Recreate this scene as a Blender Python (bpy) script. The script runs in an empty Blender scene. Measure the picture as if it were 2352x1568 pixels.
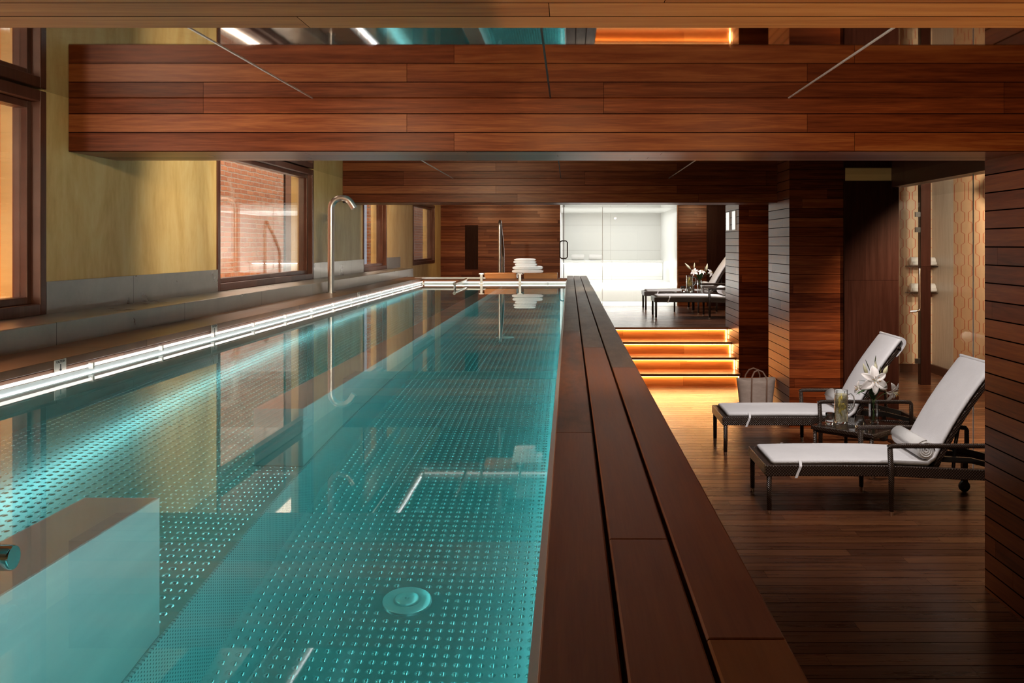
import bpy, math, random
import numpy as np
from mathutils import Vector, Matrix
R = math.radians
random.seed(7)
scene = bpy.context.scene
COL = scene.collection

# ------------------------------------------------------------------ camera, world, exposure
F = 2220.0
cam_d = bpy.data.cameras.new('camera')
cam = bpy.data.objects.new('camera', cam_d)
COL.objects.link(cam)
cam.location = (0, 0, 2.0)
cam.rotation_euler = (R(90), 0, 0)
cam_d.sensor_width = 36.0
cam_d.lens = F / 2352 * 36.0
cam_d.shift_x = (1176 - 1308) / 2352
cam_d.shift_y = -(784 - 562) / 2352
cam_d.clip_start = 0.05
scene.camera = cam

world = bpy.data.worlds.new('world')
scene.world = world
world.use_nodes = True
wb = world.node_tree.nodes['Background']
wb.inputs[0].default_value = (0.75, 0.85, 1.0, 1)
wb.inputs[1].default_value = 0.6

scene.view_settings.view_transform = 'Standard'
scene.view_settings.look = 'None'
scene.view_settings.exposure = 0.7
scene.view_settings.gamma = 1.0
scene.view_settings.use_curve_mapping = False
try:
    cy = scene.cycles
    cy.use_denoising = True
    cy.max_bounces = 10
    cy.diffuse_bounces = 4
    cy.glossy_bounces = 5
    cy.transmission_bounces = 8
    cy.transparent_max_bounces = 12
    cy.sample_clamp_indirect = 4.0
    cy.caustics_refractive = True
    cy.caustics_reflective = False
    cy.blur_glossy = 0.3
except Exception:
    pass

def area(name, loc, rot, sx, sy, power, col=(1, 1, 1), spread=180):
    l = bpy.data.lights.new(name, 'AREA')
    l.shape = 'RECTANGLE'; l.size = sx; l.size_y = sy
    l.energy = power; l.color = col
    l.spread = R(spread)
    o = bpy.data.objects.new(name, l); COL.objects.link(o)
    o.location = loc; o.rotation_euler = rot
    return o

def spot(name, loc, target, power, col, size=70, blend=0.5, radius=0.03):
    l = bpy.data.lights.new(name, 'SPOT')
    l.energy = power; l.color = col; l.spot_size = R(size); l.spot_blend = blend
    l.shadow_soft_size = radius
    o = bpy.data.objects.new(name, l); COL.objects.link(o)
    o.location = loc
    d = Vector(target) - Vector(loc)
    o.rotation_euler = d.to_track_quat('-Z', 'Y').to_euler()
    return o

WARM = (1.0, 0.72, 0.45)
PLW = (1.0, 0.86, 0.66)
NEUT = (1.0, 0.93, 0.88)
# fill lamp added outside the nearest left window, in place of daylight
area('window_fill', (-3.15, 2.75, 2.15), (0, R(-90), 0), 1.0, 1.3, 75, (1.0, 0.93, 0.85))
# steam room ceiling panel
area('steam_room_light', (1.0, 21.6, 2.70), (0, 0, 0), 2.2, 3.2, 18, (1.0, 0.985, 0.96))
# light shaft outside the left windows
area('shaft_daylight', (-3.5, 13.5, 4.4), (0, R(-12), 0), 1.2, 11.0, 320, (1.0, 0.84, 0.68))
# fill spots added under the ceiling, out of view behind the beams
for (x, y, tx, ty, tz, p, c, sz) in (
        (-1.3, 2.32, -2.63, 4.9, 1.9, 65, PLW, 120), (0.0, 2.32, 0.2, 5.3, 2.3, 45, WARM, 120), (1.2, 2.32, 0.9, 5.3, 2.2, 25, WARM, 110),
        (-1.2, 5.75, -2.63, 8.6, 1.7, 95, PLW, 120), (-1.2, 6.3, -2.63, 10.8, 2.1, 150, PLW, 100),
        (1.4, 6.2, 2.2, 7.5, 0.3, 55, NEUT, 105), (2.9, 6.2, 2.9, 7.6, 0.3, 45, NEUT, 105), (1.6, 6.5, 2.0, 8.6, 0.0, 50, NEUT, 75), (2.3, 8.5, 2.35, 9.3, 0.3, 75, NEUT, 85), (1.7, 8.7, 2.0, 11.2, 0.0, 70, NEUT, 45),
        (-1.2, 12.1, -2.63, 14.8, 2.0, 170, WARM, 120), (1.3, 12.2, 1.8, 13.8, 0.3, 60, WARM, 120), (0.2, 12.5, 1.0, 11.2, 2.6, 10, WARM, 120),
        (-0.7, 13.0, -0.6, 13.6, 1.4, 45, NEUT, 100),
        (-1.9, 17.7, -1.9, 19.7, 1.7, 26, WARM, 130), (-0.8, 17.7, -0.7, 19.7, 1.7, 26, WARM, 130), (2.7, 17.9, 2.8, 19.7, 1.7, 35, WARM, 120), (2.2, 17.0, 2.3, 17.4, 0.7, 70, NEUT, 120), (2.9, 15.9, 2.3, 16.4, 0.7, 50, NEUT, 120)):
    spot('fill_spot', (x, y, 2.755), (tx, ty, tz), p, c, sz, 0.8)
# unseen warm up-lights added in the deck floor and on the window ledge
for (x, y, z, tx, ty, tz, p) in ((1.9, 1.2, 0.02, 1.6, 2.2, 2.5, 80), (0.9, 0.6, 0.02, 0.6, 1.9, 2.5, 90), (-2.47, 1.2, 1.67, -1.6, 2.1, 2.6, 16), (-2.47, 3.6, 1.67, -2.5, 5.0, 2.5, 5)):
    spot('fill_uplight', (x, y, z), (tx, ty, tz), p, WARM, 120, 0.8)
# tile room spots
spot('tile_room_spot', (5.0, 12.4, 2.74), (5.2, 15.2, 1.1), 110, (1, 0.86, 0.68), 85, 0.3)
spot('tile_room_spot', (4.9, 9.8, 2.74), (5.6, 13.6, 1.2), 110, (1, 0.80, 0.58), 100, 0.5)
spot('tile_room_spot', (4.4, 9.2, 2.74), (4.6, 11.6, 0.0), 480, (1, 0.82, 0.62), 100, 0.6)

# ------------------------------------------------------------------ node helpers
MATS = {}
def newmat(name):
    m = bpy.data.materials.new(name); m.use_nodes = True
    nt = m.node_tree
    for n in list(nt.nodes): nt.nodes.remove(n)
    out = nt.nodes.new('ShaderNodeOutputMaterial')
    MATS[name] = m
    return m, nt, out

class NT:
    def __init__(s, nt): s.nt = nt
    def link(s, a, b): s.nt.links.new(a, b)
    def val(s, sock, v):
        if isinstance(v, bpy.types.NodeSocket): s.link(v, sock)
        else: sock.default_value = v
    def math(s, op, a, b=0.0, c=None, clamp=False):
        n = s.nt.nodes.new('ShaderNodeMath'); n.operation = op; n.use_clamp = clamp
        s.val(n.inputs[0], a); s.val(n.inputs[1], b)
        if c is not None: s.val(n.inputs[2], c)
        return n.outputs[0]
    def obj(s):
        n = s.nt.nodes.new('ShaderNodeTexCoord')
        x = s.nt.nodes.new('ShaderNodeSeparateXYZ'); s.link(n.outputs['Object'], x.inputs[0])
        return n.outputs['Object'], x.outputs
    def comb(s, x=0.0, y=0.0, z=0.0):
        n = s.nt.nodes.new('ShaderNodeCombineXYZ')
        s.val(n.inputs[0], x); s.val(n.inputs[1], y); s.val(n.inputs[2], z)
        return n.outputs[0]
    def noise(s, vec, scale, detail=3, rough=0.5, dist=0.0):
        n = s.nt.nodes.new('ShaderNodeTexNoise')
        s.link(vec, n.inputs['Vector']); n.inputs['Scale'].default_value = scale
        n.inputs['Detail'].default_value = detail; n.inputs['Roughness'].default_value = rough
        n.inputs['Distortion'].default_value = dist
        return n.outputs[0]
    def white(s, vec):
        n = s.nt.nodes.new('ShaderNodeTexWhiteNoise'); n.noise_dimensions = '3D'
        s.link(vec, n.inputs['Vector']); return n.outputs['Value']
    def mix(s, f, a, b, blend='MIX'):
        n = s.nt.nodes.new('ShaderNodeMix'); n.data_type = 'RGBA'; n.blend_type = blend
        s.val(n.inputs[0], f)
        for k, v in ((6, a), (7, b)):
            if isinstance(v, bpy.types.NodeSocket): s.link(v, n.inputs[k])
            else: n.inputs[k].default_value = (*v[:3], 1)
        return n.outputs[2]
    def ramp(s, f, stops):
        n = s.nt.nodes.new('ShaderNodeValToRGB'); s.link(f, n.inputs[0])
        e = n.color_ramp.elements
        while len(e) > 1: e.remove(e[-1])
        e[0].position = stops[0][0]; e[0].color = (*stops[0][1], 1)
        for p, c in stops[1:]:
            x = e.new(p); x.color = (*c, 1)
        return n.outputs[0]
    def bump(s, h, strength, dist):
        n = s.nt.nodes.new('ShaderNodeBump'); s.link(h, n.inputs['Height'])
        n.inputs['Strength'].default_value = strength; n.inputs['Distance'].default_value = dist
        return n.outputs[0]
    def prin(s, out, col, rough=0.5, metal=0.0, normal=None, **kw):
        p = s.nt.nodes.new('ShaderNodeBsdfPrincipled')
        if isinstance(col, bpy.types.NodeSocket): s.link(col, p.inputs['Base Color'])
        else: p.inputs['Base Color'].default_value = (*col, 1)
        s.val(p.inputs['Roughness'], rough); s.val(p.inputs['Metallic'], metal)
        if normal is not None: s.link(normal, p.inputs['Normal'])
        for k, v in kw.items(): p.inputs[k].default_value = v
        s.link(p.outputs[0], out.inputs[0])
        return p

def simple(name, col, rough=0.5, metal=0.0, **kw):
    m, nt, out = newmat(name); NT(nt).prin(out, col, rough, metal, **kw); return m

def noisy(name, c1, c2, scale=6, rough=0.6, metal=0.0, bump=0.1, bscale=None, stretch=(1, 1, 1), **kw):
    m, nt, out = newmat(name); n = NT(nt)
    o, xyz = n.obj()
    v = n.comb(n.math('MULTIPLY', xyz[0], stretch[0]), n.math('MULTIPLY', xyz[1], stretch[1]), n.math('MULTIPLY', xyz[2], stretch[2]))
    f = n.noise(v, scale, 5, 0.6)
    f2 = n.noise(v, bscale or scale * 8, 3, 0.6)
    col = n.ramp(f, [(0.3, c1), (0.7, c2)])
    n.prin(out, col, rough, metal, n.bump(f2, bump, 0.01), **kw)
    return m

def emit(name, col, strength):
    m, nt, out = newmat(name)
    e = nt.nodes.new('ShaderNodeEmission'); e.inputs[0].default_value = (*col, 1); e.inputs[1].default_value = strength
    nt.links.new(e.outputs[0], out.inputs[0]); return m

RED = ((0.038, 0.006, 0.002), (0.145, 0.028, 0.006), (0.30, 0.088, 0.018))
def wood(name, u, v, h=0.1, off=0.0, L=1.9, seed=0.0, cols=RED, rough=0.34, gap=0.045, gu=0.0008, gapdark=0.05, grain=1.25, bias=0.0, spec=0.5, grey=None, tint=(1.0, 0.78, 0.62)):
    m, nt, out = newmat(name); n = NT(nt)
    o, xyz = n.obj()
    ax = {'x': xyz[0], 'y': xyz[1], 'z': xyz[2]}
    U, V = ax[u], ax[v]
    t = n.math('DIVIDE', n.math('SUBTRACT', V, off), h)
    row = n.math('FLOOR', t); fr = n.math('FRACT', t)
    r1 = n.white(n.comb(n.math('ADD', row, seed), 3.3, seed))
    uc = n.math('ADD', n.math('DIVIDE', U, L), n.math('MULTIPLY', r1, 7.3))
    uf = n.math('FRACT', uc); cell = n.math('FLOOR', uc)
    r2 = n.white(n.comb(row, cell, seed + 5.1))
    gv = n.comb(n.math('ADD', n.math('MULTIPLY', U, 1.6), n.math('MULTIPLY', r2, 41.0)), n.math('MULTIPLY', V, 34.0), n.math('MULTIPLY', r2, 17.0))
    g1 = n.noise(gv, 1.0, 5, 0.62, 0.6)
    gv2 = n.comb(n.math('MULTIPLY', U, 9.0), n.math('MULTIPLY', V, 260.0), r2)
    g2 = n.noise(gv2, 1.0, 2, 0.5)
    f = n.math('ADD', n.math('MULTIPLY', r2, 0.42), n.math('MULTIPLY', n.math('SUBTRACT', g1, 0.5), 0.9 * grain))
    f = n.math('ADD', f, n.math('MULTIPLY', n.math('SUBTRACT', g2, 0.5), 0.35 * grain))
    f = n.math('ADD', f, 0.28 + bias, clamp=True)
    col = n.ramp(f, [(0.05, cols[0]), (0.5, cols[1]), (0.98, cols[2])])
    if grey:
        gg = n.noise(n.comb(n.math('MULTIPLY', U, 1.4), n.math('MULTIPLY', V, 5.0), 0.0), 1.6, 6, 0.7)
        gm = n.ramp(gg, [(0.42, (0, 0, 0)), (0.62, (1, 1, 1))])
        col = n.mix(n.math('MULTIPLY', gm, grey[1]), col, grey[0])
    e1 = n.math('LESS_THAN', fr, gap)
    e2 = n.math('LESS_THAN', uf, gu)
    e = n.math('MAXIMUM', e1, e2)
    col = n.mix(e, col, tuple(c * gapdark for c in cols[0]))
    hgt = n.math('SUBTRACT', n.math('MULTIPLY', g1, 0.12), e)
    nm = n.bump(hgt, 0.6, 0.005)
    rr = n.math('ADD', n.math('MULTIPLY', g1, 0.18), rough - 0.09)
    kw = {}
    if tint: kw['Specular Tint'] = (*tint, 1)
    p = n.prin(out, col, rr, 0.0, nm, **kw)
    sv = n.math('MULTIPLY', n.math('SUBTRACT', 1.0, e), n.math('MULTIPLY', n.math('ADD', g1, n.math('ADD', n.math('MULTIPLY', r2, 0.6), 0.2)), spec))
    n.link(sv, p.inputs['Specular IOR Level'])
    return m

# beams and cladding
W_BX = wood('wood_beam_face', 'x', 'z', 0.0985, 2.488, 2.1, 2.0, spec=0.22)
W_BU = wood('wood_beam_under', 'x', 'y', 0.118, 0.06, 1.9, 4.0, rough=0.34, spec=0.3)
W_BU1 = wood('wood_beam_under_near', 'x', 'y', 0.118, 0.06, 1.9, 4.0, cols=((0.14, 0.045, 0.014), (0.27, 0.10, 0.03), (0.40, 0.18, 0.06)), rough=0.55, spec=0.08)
W_CX = wood('wood_cladding_front', 'x', 'z', 0.1035, 1.984, 1.7, 6.0, spec=0.25, bias=-0.16)
W_CY = wood('wood_cladding_side', 'y', 'z', 0.1035, 1.984, 1.7, 8.0, gap=0.07, tint=(1.0, 0.76, 0.64), rough=0.38, grain=1.25, spec=0.85)
W_BACK = wood('wood_back_wall', 'x', 'z', 0.062, 0.02, 1.6, 11.0, gap=0.05, spec=0.3)
FLC = ((0.040, 0.014, 0.007), (0.105, 0.036, 0.015), (0.24, 0.095, 0.035))
W_FLOOR = wood('wood_deck_floor', 'x', 'y', 0.135, 0.0, 1.5, 13.0, cols=FLC, rough=0.29, gap=0.055, gapdark=0.2, spec=0.4)
W_STEP = wood('wood_step', 'x', 'z', 0.30, 0.0, 1.3, 17.0, cols=((0.20, 0.07, 0.02), (0.36, 0.14, 0.045), (0.5, 0.24, 0.09)), rough=0.35, gap=0.0)
W_STEPT = wood('wood_step_tread', 'x', 'y', 0.12, 13.57, 1.3, 18.0, cols=((0.16, 0.055, 0.02), (0.30, 0.11, 0.04), (0.42, 0.19, 0.07)), rough=0.35, gap=0.03)
W_LCOPE = wood('wood_left_coping', 'y', 'x', 0.30, -2.33, 2.6, 23.0, cols=((0.045, 0.02, 0.010), (0.10, 0.045, 0.022), (0.18, 0.085, 0.04)), rough=0.35, gap=0.0)
W_FASC = wood('wood_fascia', 'y', 'z', 0.30, 1.3, 2.2, 24.0, cols=((0.07, 0.025, 0.012), (0.15, 0.055, 0.025), (0.24, 0.10, 0.045)), rough=0.4, gap=0.0)
DARKW = ((0.012, 0.003, 0.002), (0.022, 0.006, 0.0035), (0.036, 0.010, 0.006))
W_DOOR = wood('wood_dark_door', 'z', 'x', 0.6, 3.0, 4.0, 27.0, cols=DARKW, rough=0.45, gap=0.0, spec=0.07)
W_DARK = wood('wood_dark_header', 'y', 'z', 0.6, 0.0, 4.0, 28.0, cols=((0.03, 0.012, 0.007), (0.06, 0.022, 0.012), (0.09, 0.035, 0.02)), rough=0.35, gap=0.0)
W_FRAME = wood('wood_window_frame', 'z', 'y', 0.5, 0.1, 4.0, 29.0, cols=((0.03, 0.010, 0.006), (0.06, 0.018, 0.010), (0.09, 0.03, 0.016)), rough=0.35, gap=0.0)
W_BENCH = wood('wood_bench_board', 'x', 'z', 0.3, 1.2, 0.9, 30.0, cols=((0.16, 0.05, 0.012), (0.30, 0.10, 0.022), (0.42, 0.18, 0.05)), rough=0.35, gap=0.0)

# plaster, steel, glass
def plaster():
    m, nt, out = newmat('yellow_plaster'); n = NT(nt)
    o, xyz = n.obj()
    v = n.comb(n.math('MULTIPLY', xyz[1], 2.2), n.math('MULTIPLY', xyz[2], 0.8), 0.0)
    f = n.noise(v, 1.5, 6, 0.65, 0.5)
    v2 = n.comb(n.math('MULTIPLY', xyz[1], 26.0), n.math('MULTIPLY', xyz[2], 6.0), xyz[0])
    f2 = n.noise(v2, 1.0, 4, 0.6)
    ff = n.math('ADD', n.math('MULTIPLY', f, 0.7), n.math('MULTIPLY', f2, 0.3))
    col = n.ramp(ff, [(0.33, (0.56, 0.34, 0.10)), (0.5, (0.70, 0.48, 0.18)), (0.68, (0.78, 0.60, 0.27))])
    n.prin(out, col, 0.45, 0.0, n.bump(f2, 0.15, 0.004))
    return m
PLASTER = plaster()

def brushed(name, col, rough, axis='y', joints=None, metal=1.0):
    m, nt, out = newmat(name); n = NT(nt)
    o, xyz = n.obj()
    f = n.noise(o, 3.0, 6, 0.7)
    f2 = n.noise(o, 60.0, 3, 0.6)
    c = n.mix(n.ramp(f, [(0.3, (0, 0, 0)), (0.75, (1, 1, 1))]), tuple(c * 0.72 for c in col), col)
    if joints:
        j = n.math('LESS_THAN', n.math('FRACT', n.math('DIVIDE', xyz[1], joints)), 0.0035)
        c = n.mix(j, c, tuple(k * 0.3 for k in col))
    r = n.math('ADD', n.math('MULTIPLY', f, 0.25), rough - 0.1)
    n.prin(out, c, r, metal)
    return m
LEDGE = brushed('brushed_aluminium', (0.50, 0.47, 0.42), 0.28, joints=1.45)
STEEL_POOL = brushed('pool_steel', (0.82, 0.86, 0.84), 0.42, metal=0.35)
CHROME = simple('chrome', (0.75, 0.74, 0.72), 0.12, 1.0)
BRUSH_STEEL = simple('satin_steel', (0.60, 0.58, 0.56), 0.28, 1.0)
DARKMETAL = simple('dark_metal', (0.05, 0.045, 0.04), 0.35, 0.8)
RIM = simple('white_steel_rim', (0.80, 0.80, 0.78), 0.3, 0.4)

def ceiling_mat():
    m, nt, out = newmat('mirror_ceiling'); n = NT(nt)
    o, xyz = n.obj()
    f = n.noise(n.comb(n.math('MULTIPLY', xyz[0], 0.5), n.math('MULTIPLY', xyz[1], 0.9), 0.0), 1.2, 2, 0.4)
    f2 = n.noise(n.comb(xyz[0], n.math('MULTIPLY', xyz[1], 0.5), 0.0), 9.0, 6, 0.8)
    c = n.mix(n.ramp(f2, [(0.52, (0, 0, 0)), (0.72, (1, 1, 1))]), (0.50, 0.47, 0.45), (0.40, 0.36, 0.34))
    n.prin(out, c, 0.03, 1.0, n.bump(f, 0.10, 0.006))
    return m
CEIL = ceiling_mat()

def thin_glass(name, tint=(1, 1, 1), f0=0.04, rough=0.0, graze=1.0):
    m, nt, out = newmat(name); n = NT(nt)
    t = nt.nodes.new('ShaderNodeBsdfTransparent'); t.inputs[0].default_value = (*tint, 1)
    g = nt.nodes.new('ShaderNodeBsdfGlossy'); g.inputs['Roughness'].default_value = rough
    lw = nt.nodes.new('ShaderNodeLayerWeight')
    p = n.math('POWER', lw.outputs['Facing'], 5.0)
    f = n.math('ADD', n.math('MULTIPLY', p, graze * (1 - f0)), f0, clamp=True)
    mx = nt.nodes.new('ShaderNodeMixShader')
    n.link(f, mx.inputs[0]); n.link(t.outputs[0], mx.inputs[1]); n.link(g.outputs[0], mx.inputs[2])
    n.link(mx.outputs[0], out.inputs[0])
    return m
WGLASS = thin_glass('window_glass', (0.97, 0.97, 0.96), 0.12, 0.0, 1.0)
PGLASS = thin_glass('partition_glass', (0.98, 0.99, 0.98), 0.03, 0.0, 0.8)
TABLEGLASS = thin_glass('table_glass', (0.9, 0.93, 0.92), 0.04)
def solid_glass(name, col, ior=1.45):
    m, nt, out = newmat(name)
    g = nt.nodes.new('ShaderNodeBsdfGlass'); g.inputs['IOR'].default_value = ior; g.inputs['Roughness'].default_value = 0.0
    g.inputs['Color'].default_value = (*col, 1)
    nt.links.new(g.outputs[0], out.inputs[0]); return m
CLEAR = solid_glass('clear_glass', (0.97, 0.98, 0.98))
def drink():
    m, nt, out = newmat('lemon_water'); n = NT(nt)
    o, xyz = n.obj()
    t = nt.nodes.new('ShaderNodeBsdfTransparent'); t.inputs[0].default_value = (0.97, 0.94, 0.84, 1)
    d = nt.nodes.new('ShaderNodeBsdfTranslucent'); d.inputs[0].default_value = (0.95, 0.88, 0.66, 1)
    d2 = nt.nodes.new('ShaderNodeBsdfDiffuse'); d2.inputs[0].default_value = (0.92, 0.86, 0.66, 1)
    m1 = nt.nodes.new('ShaderNodeMixShader'); m2 = nt.nodes.new('ShaderNodeMixShader')
    m1.inputs[0].default_value = 0.5; n.link(d.outputs[0], m1.inputs[1]); n.link(d2.outputs[0], m1.inputs[2])
    f = n.noise(o, 30.0, 3, 0.6)
    r = n.ramp(f, [(0.35, (0.08, 0.08, 0.08)), (0.7, (0.45, 0.45, 0.45))])
    n.link(r, m2.inputs[0]); n.link(t.outputs[0], m2.inputs[1]); n.link(m1.outputs[0], m2.inputs[2])
    n.link(m2.outputs[0], out.inputs[0]); return m
DRINK = drink()

def water_mat():
    m, nt, out = newmat('pool_water'); n = NT(nt)
    g = nt.nodes.new('ShaderNodeBsdfGlass'); g.inputs['IOR'].default_value = 1.333; g.inputs['Roughness'].default_value = 0.0
    o, xyz = n.obj()
    f = n.noise(n.comb(xyz[0], n.math('MULTIPLY', xyz[1], 0.6), 0.0), 1.3, 2, 0.4)
    n.link(n.bump(f, 0.05, 0.003), g.inputs['Normal'])
    n.link(g.outputs[0], out.inputs[0])
    a = nt.nodes.new('ShaderNodeVolumeAbsorption'); a.inputs['Color'].default_value = (0.10, 0.79, 0.785, 1); a.inputs['Density'].default_value = 0.74
    n.link(a.outputs[0], out.inputs['Volume'])
    return m
WATER = water_mat()

def tile_mat(name, u, line, base, p=0.155, q=0.30, lw=0.03):
    m, nt, out = newmat(name); n = NT(nt)
    o, xyz = n.obj()
    U = xyz[0] if u == 'x' else xyz[1]
    x = n.math('DIVIDE', U, p)
    s = n.math('SINE', n.math('MULTIPLY', xyz[2], 2 * math.pi / q))
    s = n.math('MINIMUM', n.math('MAXIMUM', n.math('MULTIPLY', s, 3.0), -1.0), 1.0)
    a = n.math('MULTIPLY', s, 0.125)
    d1 = n.math('ABSOLUTE', n.math('SUBTRACT', n.math('FRACT', n.math('ADD', x, a)), 0.5))
    d2 = n.math('ABSOLUTE', n.math('SUBTRACT', n.math('FRACT', n.math('ADD', n.math('SUBTRACT', x, a), 0.5)), 0.5))
    d = n.math('MINIMUM', d1, d2)
    l = n.math('LESS_THAN', d, lw)
    v = n.comb(n.math('MULTIPLY', U, 5.0), n.math('MULTIPLY', xyz[2], 2.0), 0.0)
    f = n.noise(v, 3.0, 4, 0.6)
    c = n.mix(f, tuple(k * 0.8 for k in base), base)
    c = n.mix(l, c, line)
    n.prin(out, c, 0.35, 0.0, n.bump(n.math('MULTIPLY', l, -1.0), 0.3, 0.002))
    return m
TILE_B = tile_mat('ogee_tile_back', 'x', (0.50, 0.09, 0.03), (0.72, 0.52, 0.34), p=0.19, lw=0.032)
TILE_S = tile_mat('ogee_tile_side', 'y', (0.45, 0.08, 0.02), (0.68, 0.42, 0.23), p=0.50, q=0.31, lw=0.026)
TILE_P = noisy('pale_stone', (0.50, 0.42, 0.33), (0.62, 0.54, 0.44), 4, 0.4, stretch=(1, 6, 0.6))

def brick_mat():
    m, nt, out = newmat('old_brick'); n = NT(nt)
    o, xyz = n.obj()
    b = nt.nodes.new('ShaderNodeTexBrick')
    wob = n.noise(o, 5.0, 3, 0.6)
    n.link(n.comb(n.math('ADD', xyz[1], xyz[0]), n.math('ADD', xyz[2], n.math('MULTIPLY', wob, 0.03)), 0.0), b.inputs['Vector'])
    b.inputs['Scale'].default_value = 1.0
    b.inputs['Brick Width'].default_value = 0.24; b.inputs['Row Height'].default_value = 0.062
    b.inputs['Mortar Size'].default_value = 0.009; b.inputs['Mortar Smooth'].default_value = 0.3
    b.inputs['Color1'].default_value = (0.50, 0.20, 0.09, 1); b.inputs['Color2'].default_value = (0.36, 0.13, 0.06, 1)
    b.inputs['Mortar'].default_value = (0.42, 0.32, 0.24, 1)
    f = n.noise(o, 2.2, 6, 0.7)
    patch = n.ramp(f, [(0.56, (0, 0, 0)), (0.66, (1, 1, 1))])
    c = n.mix(n.math('MULTIPLY', patch, 0.7), b.outputs[0], (0.48, 0.36, 0.28))
    f3 = n.noise(o, 14.0, 5, 0.7)
    c = n.mix(n.ramp(f3, [(0.25, (1, 1, 1)), (0.4, (0, 0, 0))]), c, (0.05, 0.025, 0.02))
    h = n.math('SUBTRACT', f3, b.outputs['Fac'])
    n.prin(out, c, 0.85, 0.0, n.bump(h, 0.9, 0.02))
    return m
BRICK = brick_mat()
ORANGE = noisy('orange_render', (0.55, 0.15, 0.025), (0.60, 0.19, 0.035), 2, 0.6, bump=0.05)
WHITE = simple('white_tile_wall', (0.86, 0.86, 0.84), 0.35)
def white_tiles():
    m, nt, out = newmat('white_tiles'); n = NT(nt)
    o, xyz = n.obj()
    l1 = n.math('LESS_THAN', n.math('FRACT', n.math('DIVIDE', xyz[2], 0.62)), 0.012)
    l2 = n.math('LESS_THAN', n.math('FRACT', n.math('DIVIDE', n.math('ADD', xyz[0], 0.25), 1.25)), 0.006)
    c = n.mix(n.math('MAXIMUM', l1, l2), (0.86, 0.86, 0.84), (0.62, 0.62, 0.60))
    n.prin(out, c, 0.25)
    return m
WTILE = white_tiles()

def rattan_mat(name, su=95.0, flat=False):
    m, nt, out = newmat(name); n = NT(nt)
    o, xyz = n.obj()
    a = n.math('SINE', n.math('MULTIPLY', n.math('ADD', xyz[0], n.math('MULTIPLY', xyz[1], 1.0)), su * math.pi))
    zz = n.math('ADD', xyz[2], n.math('MULTIPLY', xyz[1], 0.3))
    b = n.math('SINE', n.math('MULTIPLY', zz, (su * 1.0) * math.pi))
    h = n.math('MULTIPLY', a, b)
    hh = n.math('ADD', n.math('MULTIPLY', h, 0.5), 0.5)
    c = n.ramp(hh, [(0.0, (0.004, 0.002, 0.002)), (0.55, (0.030, 0.016, 0.011)), (1.0, (0.085, 0.050, 0.034))])
    n.prin(out, c, 0.32, 0.0, n.bump(hh, 0.9, 0.004))
    return m
RATTAN = rattan_mat('dark_rattan')
def wrap_mat():
    m, nt, out = newmat('wrapped_rattan'); n = NT(nt)
    o, xyz = n.obj()
    a = n.math('SINE', n.math('MULTIPLY', n.math('ADD', xyz[0], n.math('MULTIPLY', xyz[2], 1.0)), 130 * math.pi))
    hh = n.math('ADD', n.math('MULTIPLY', a, 0.5), 0.5)
    c = n.ramp(hh, [(0.0, (0.004, 0.002, 0.002)), (0.6, (0.030, 0.016, 0.011)), (1.0, (0.085, 0.052, 0.036))])
    n.prin(out, c, 0.3, 0.0, n.bump(hh, 0.9, 0.003))
    return m
WRAP = wrap_mat()
CUSHION = noisy('white_towelling', (0.76, 0.74, 0.76), (0.82, 0.80, 0.82), 5, 0.9, bump=0.35, bscale=160)
TOWEL = noisy('white_towel', (0.80, 0.78, 0.77), (0.86, 0.84, 0.83), 8, 0.95, bump=0.6, bscale=140)
BASKET = noisy('woven_straw', (0.56, 0.42, 0.35), (0.70, 0.56, 0.48), 10, 0.8, bump=0.8, bscale=120, stretch=(1, 1, 3))
STRAPLEATHER = noisy('brown_leather', (0.26, 0.15, 0.10), (0.34, 0.20, 0.14), 12, 0.6)
PETAL = noisy('lily_petal', (0.80, 0.72, 0.70), (0.90, 0.86, 0.82), 20, 0.5, bump=0.1)
BUD = noisy('lily_bud', (0.55, 0.55, 0.28), (0.80, 0.72, 0.58), 18, 0.5)
LEAF = noisy('lily_leaf', (0.015, 0.05, 0.018), (0.04, 0.10, 0.03), 12, 0.4)
STEM = simple('lily_stem', (0.10, 0.19, 0.05), 0.5)
STAMEN = simple('lily_stamen', (0.45, 0.22, 0.03), 0.6)
LEMON = noisy('lemon', (0.70, 0.55, 0.08), (0.85, 0.70, 0.20), 20, 0.5)
ICE = thin_glass('ice', (0.97, 0.98, 0.98), 0.2)
RUBBER = simple('black_rubber', (0.01, 0.01, 0.01), 0.5)
SIGNM = simple('sign_plate', (0.42, 0.40, 0.36), 0.4, 0.2)
INK = simple('sign_ink', (0.02, 0.02, 0.02), 0.6)
LED = emit('led_white', (1.0, 0.92, 0.82), 1.5)
GLOWU = emit('glow_underwater', (0.95, 0.97, 1.0), 12.0)
GLOWR = emit('glow_lounge_side', (0.92, 0.97, 1.0), 17.0)
LEDW = emit('led_warm', (1.0, 0.52, 0.18), 34.0)
CLIP = simple('clear_clip', (0.8, 0.76, 0.72), 0.25, 0.1)

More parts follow.
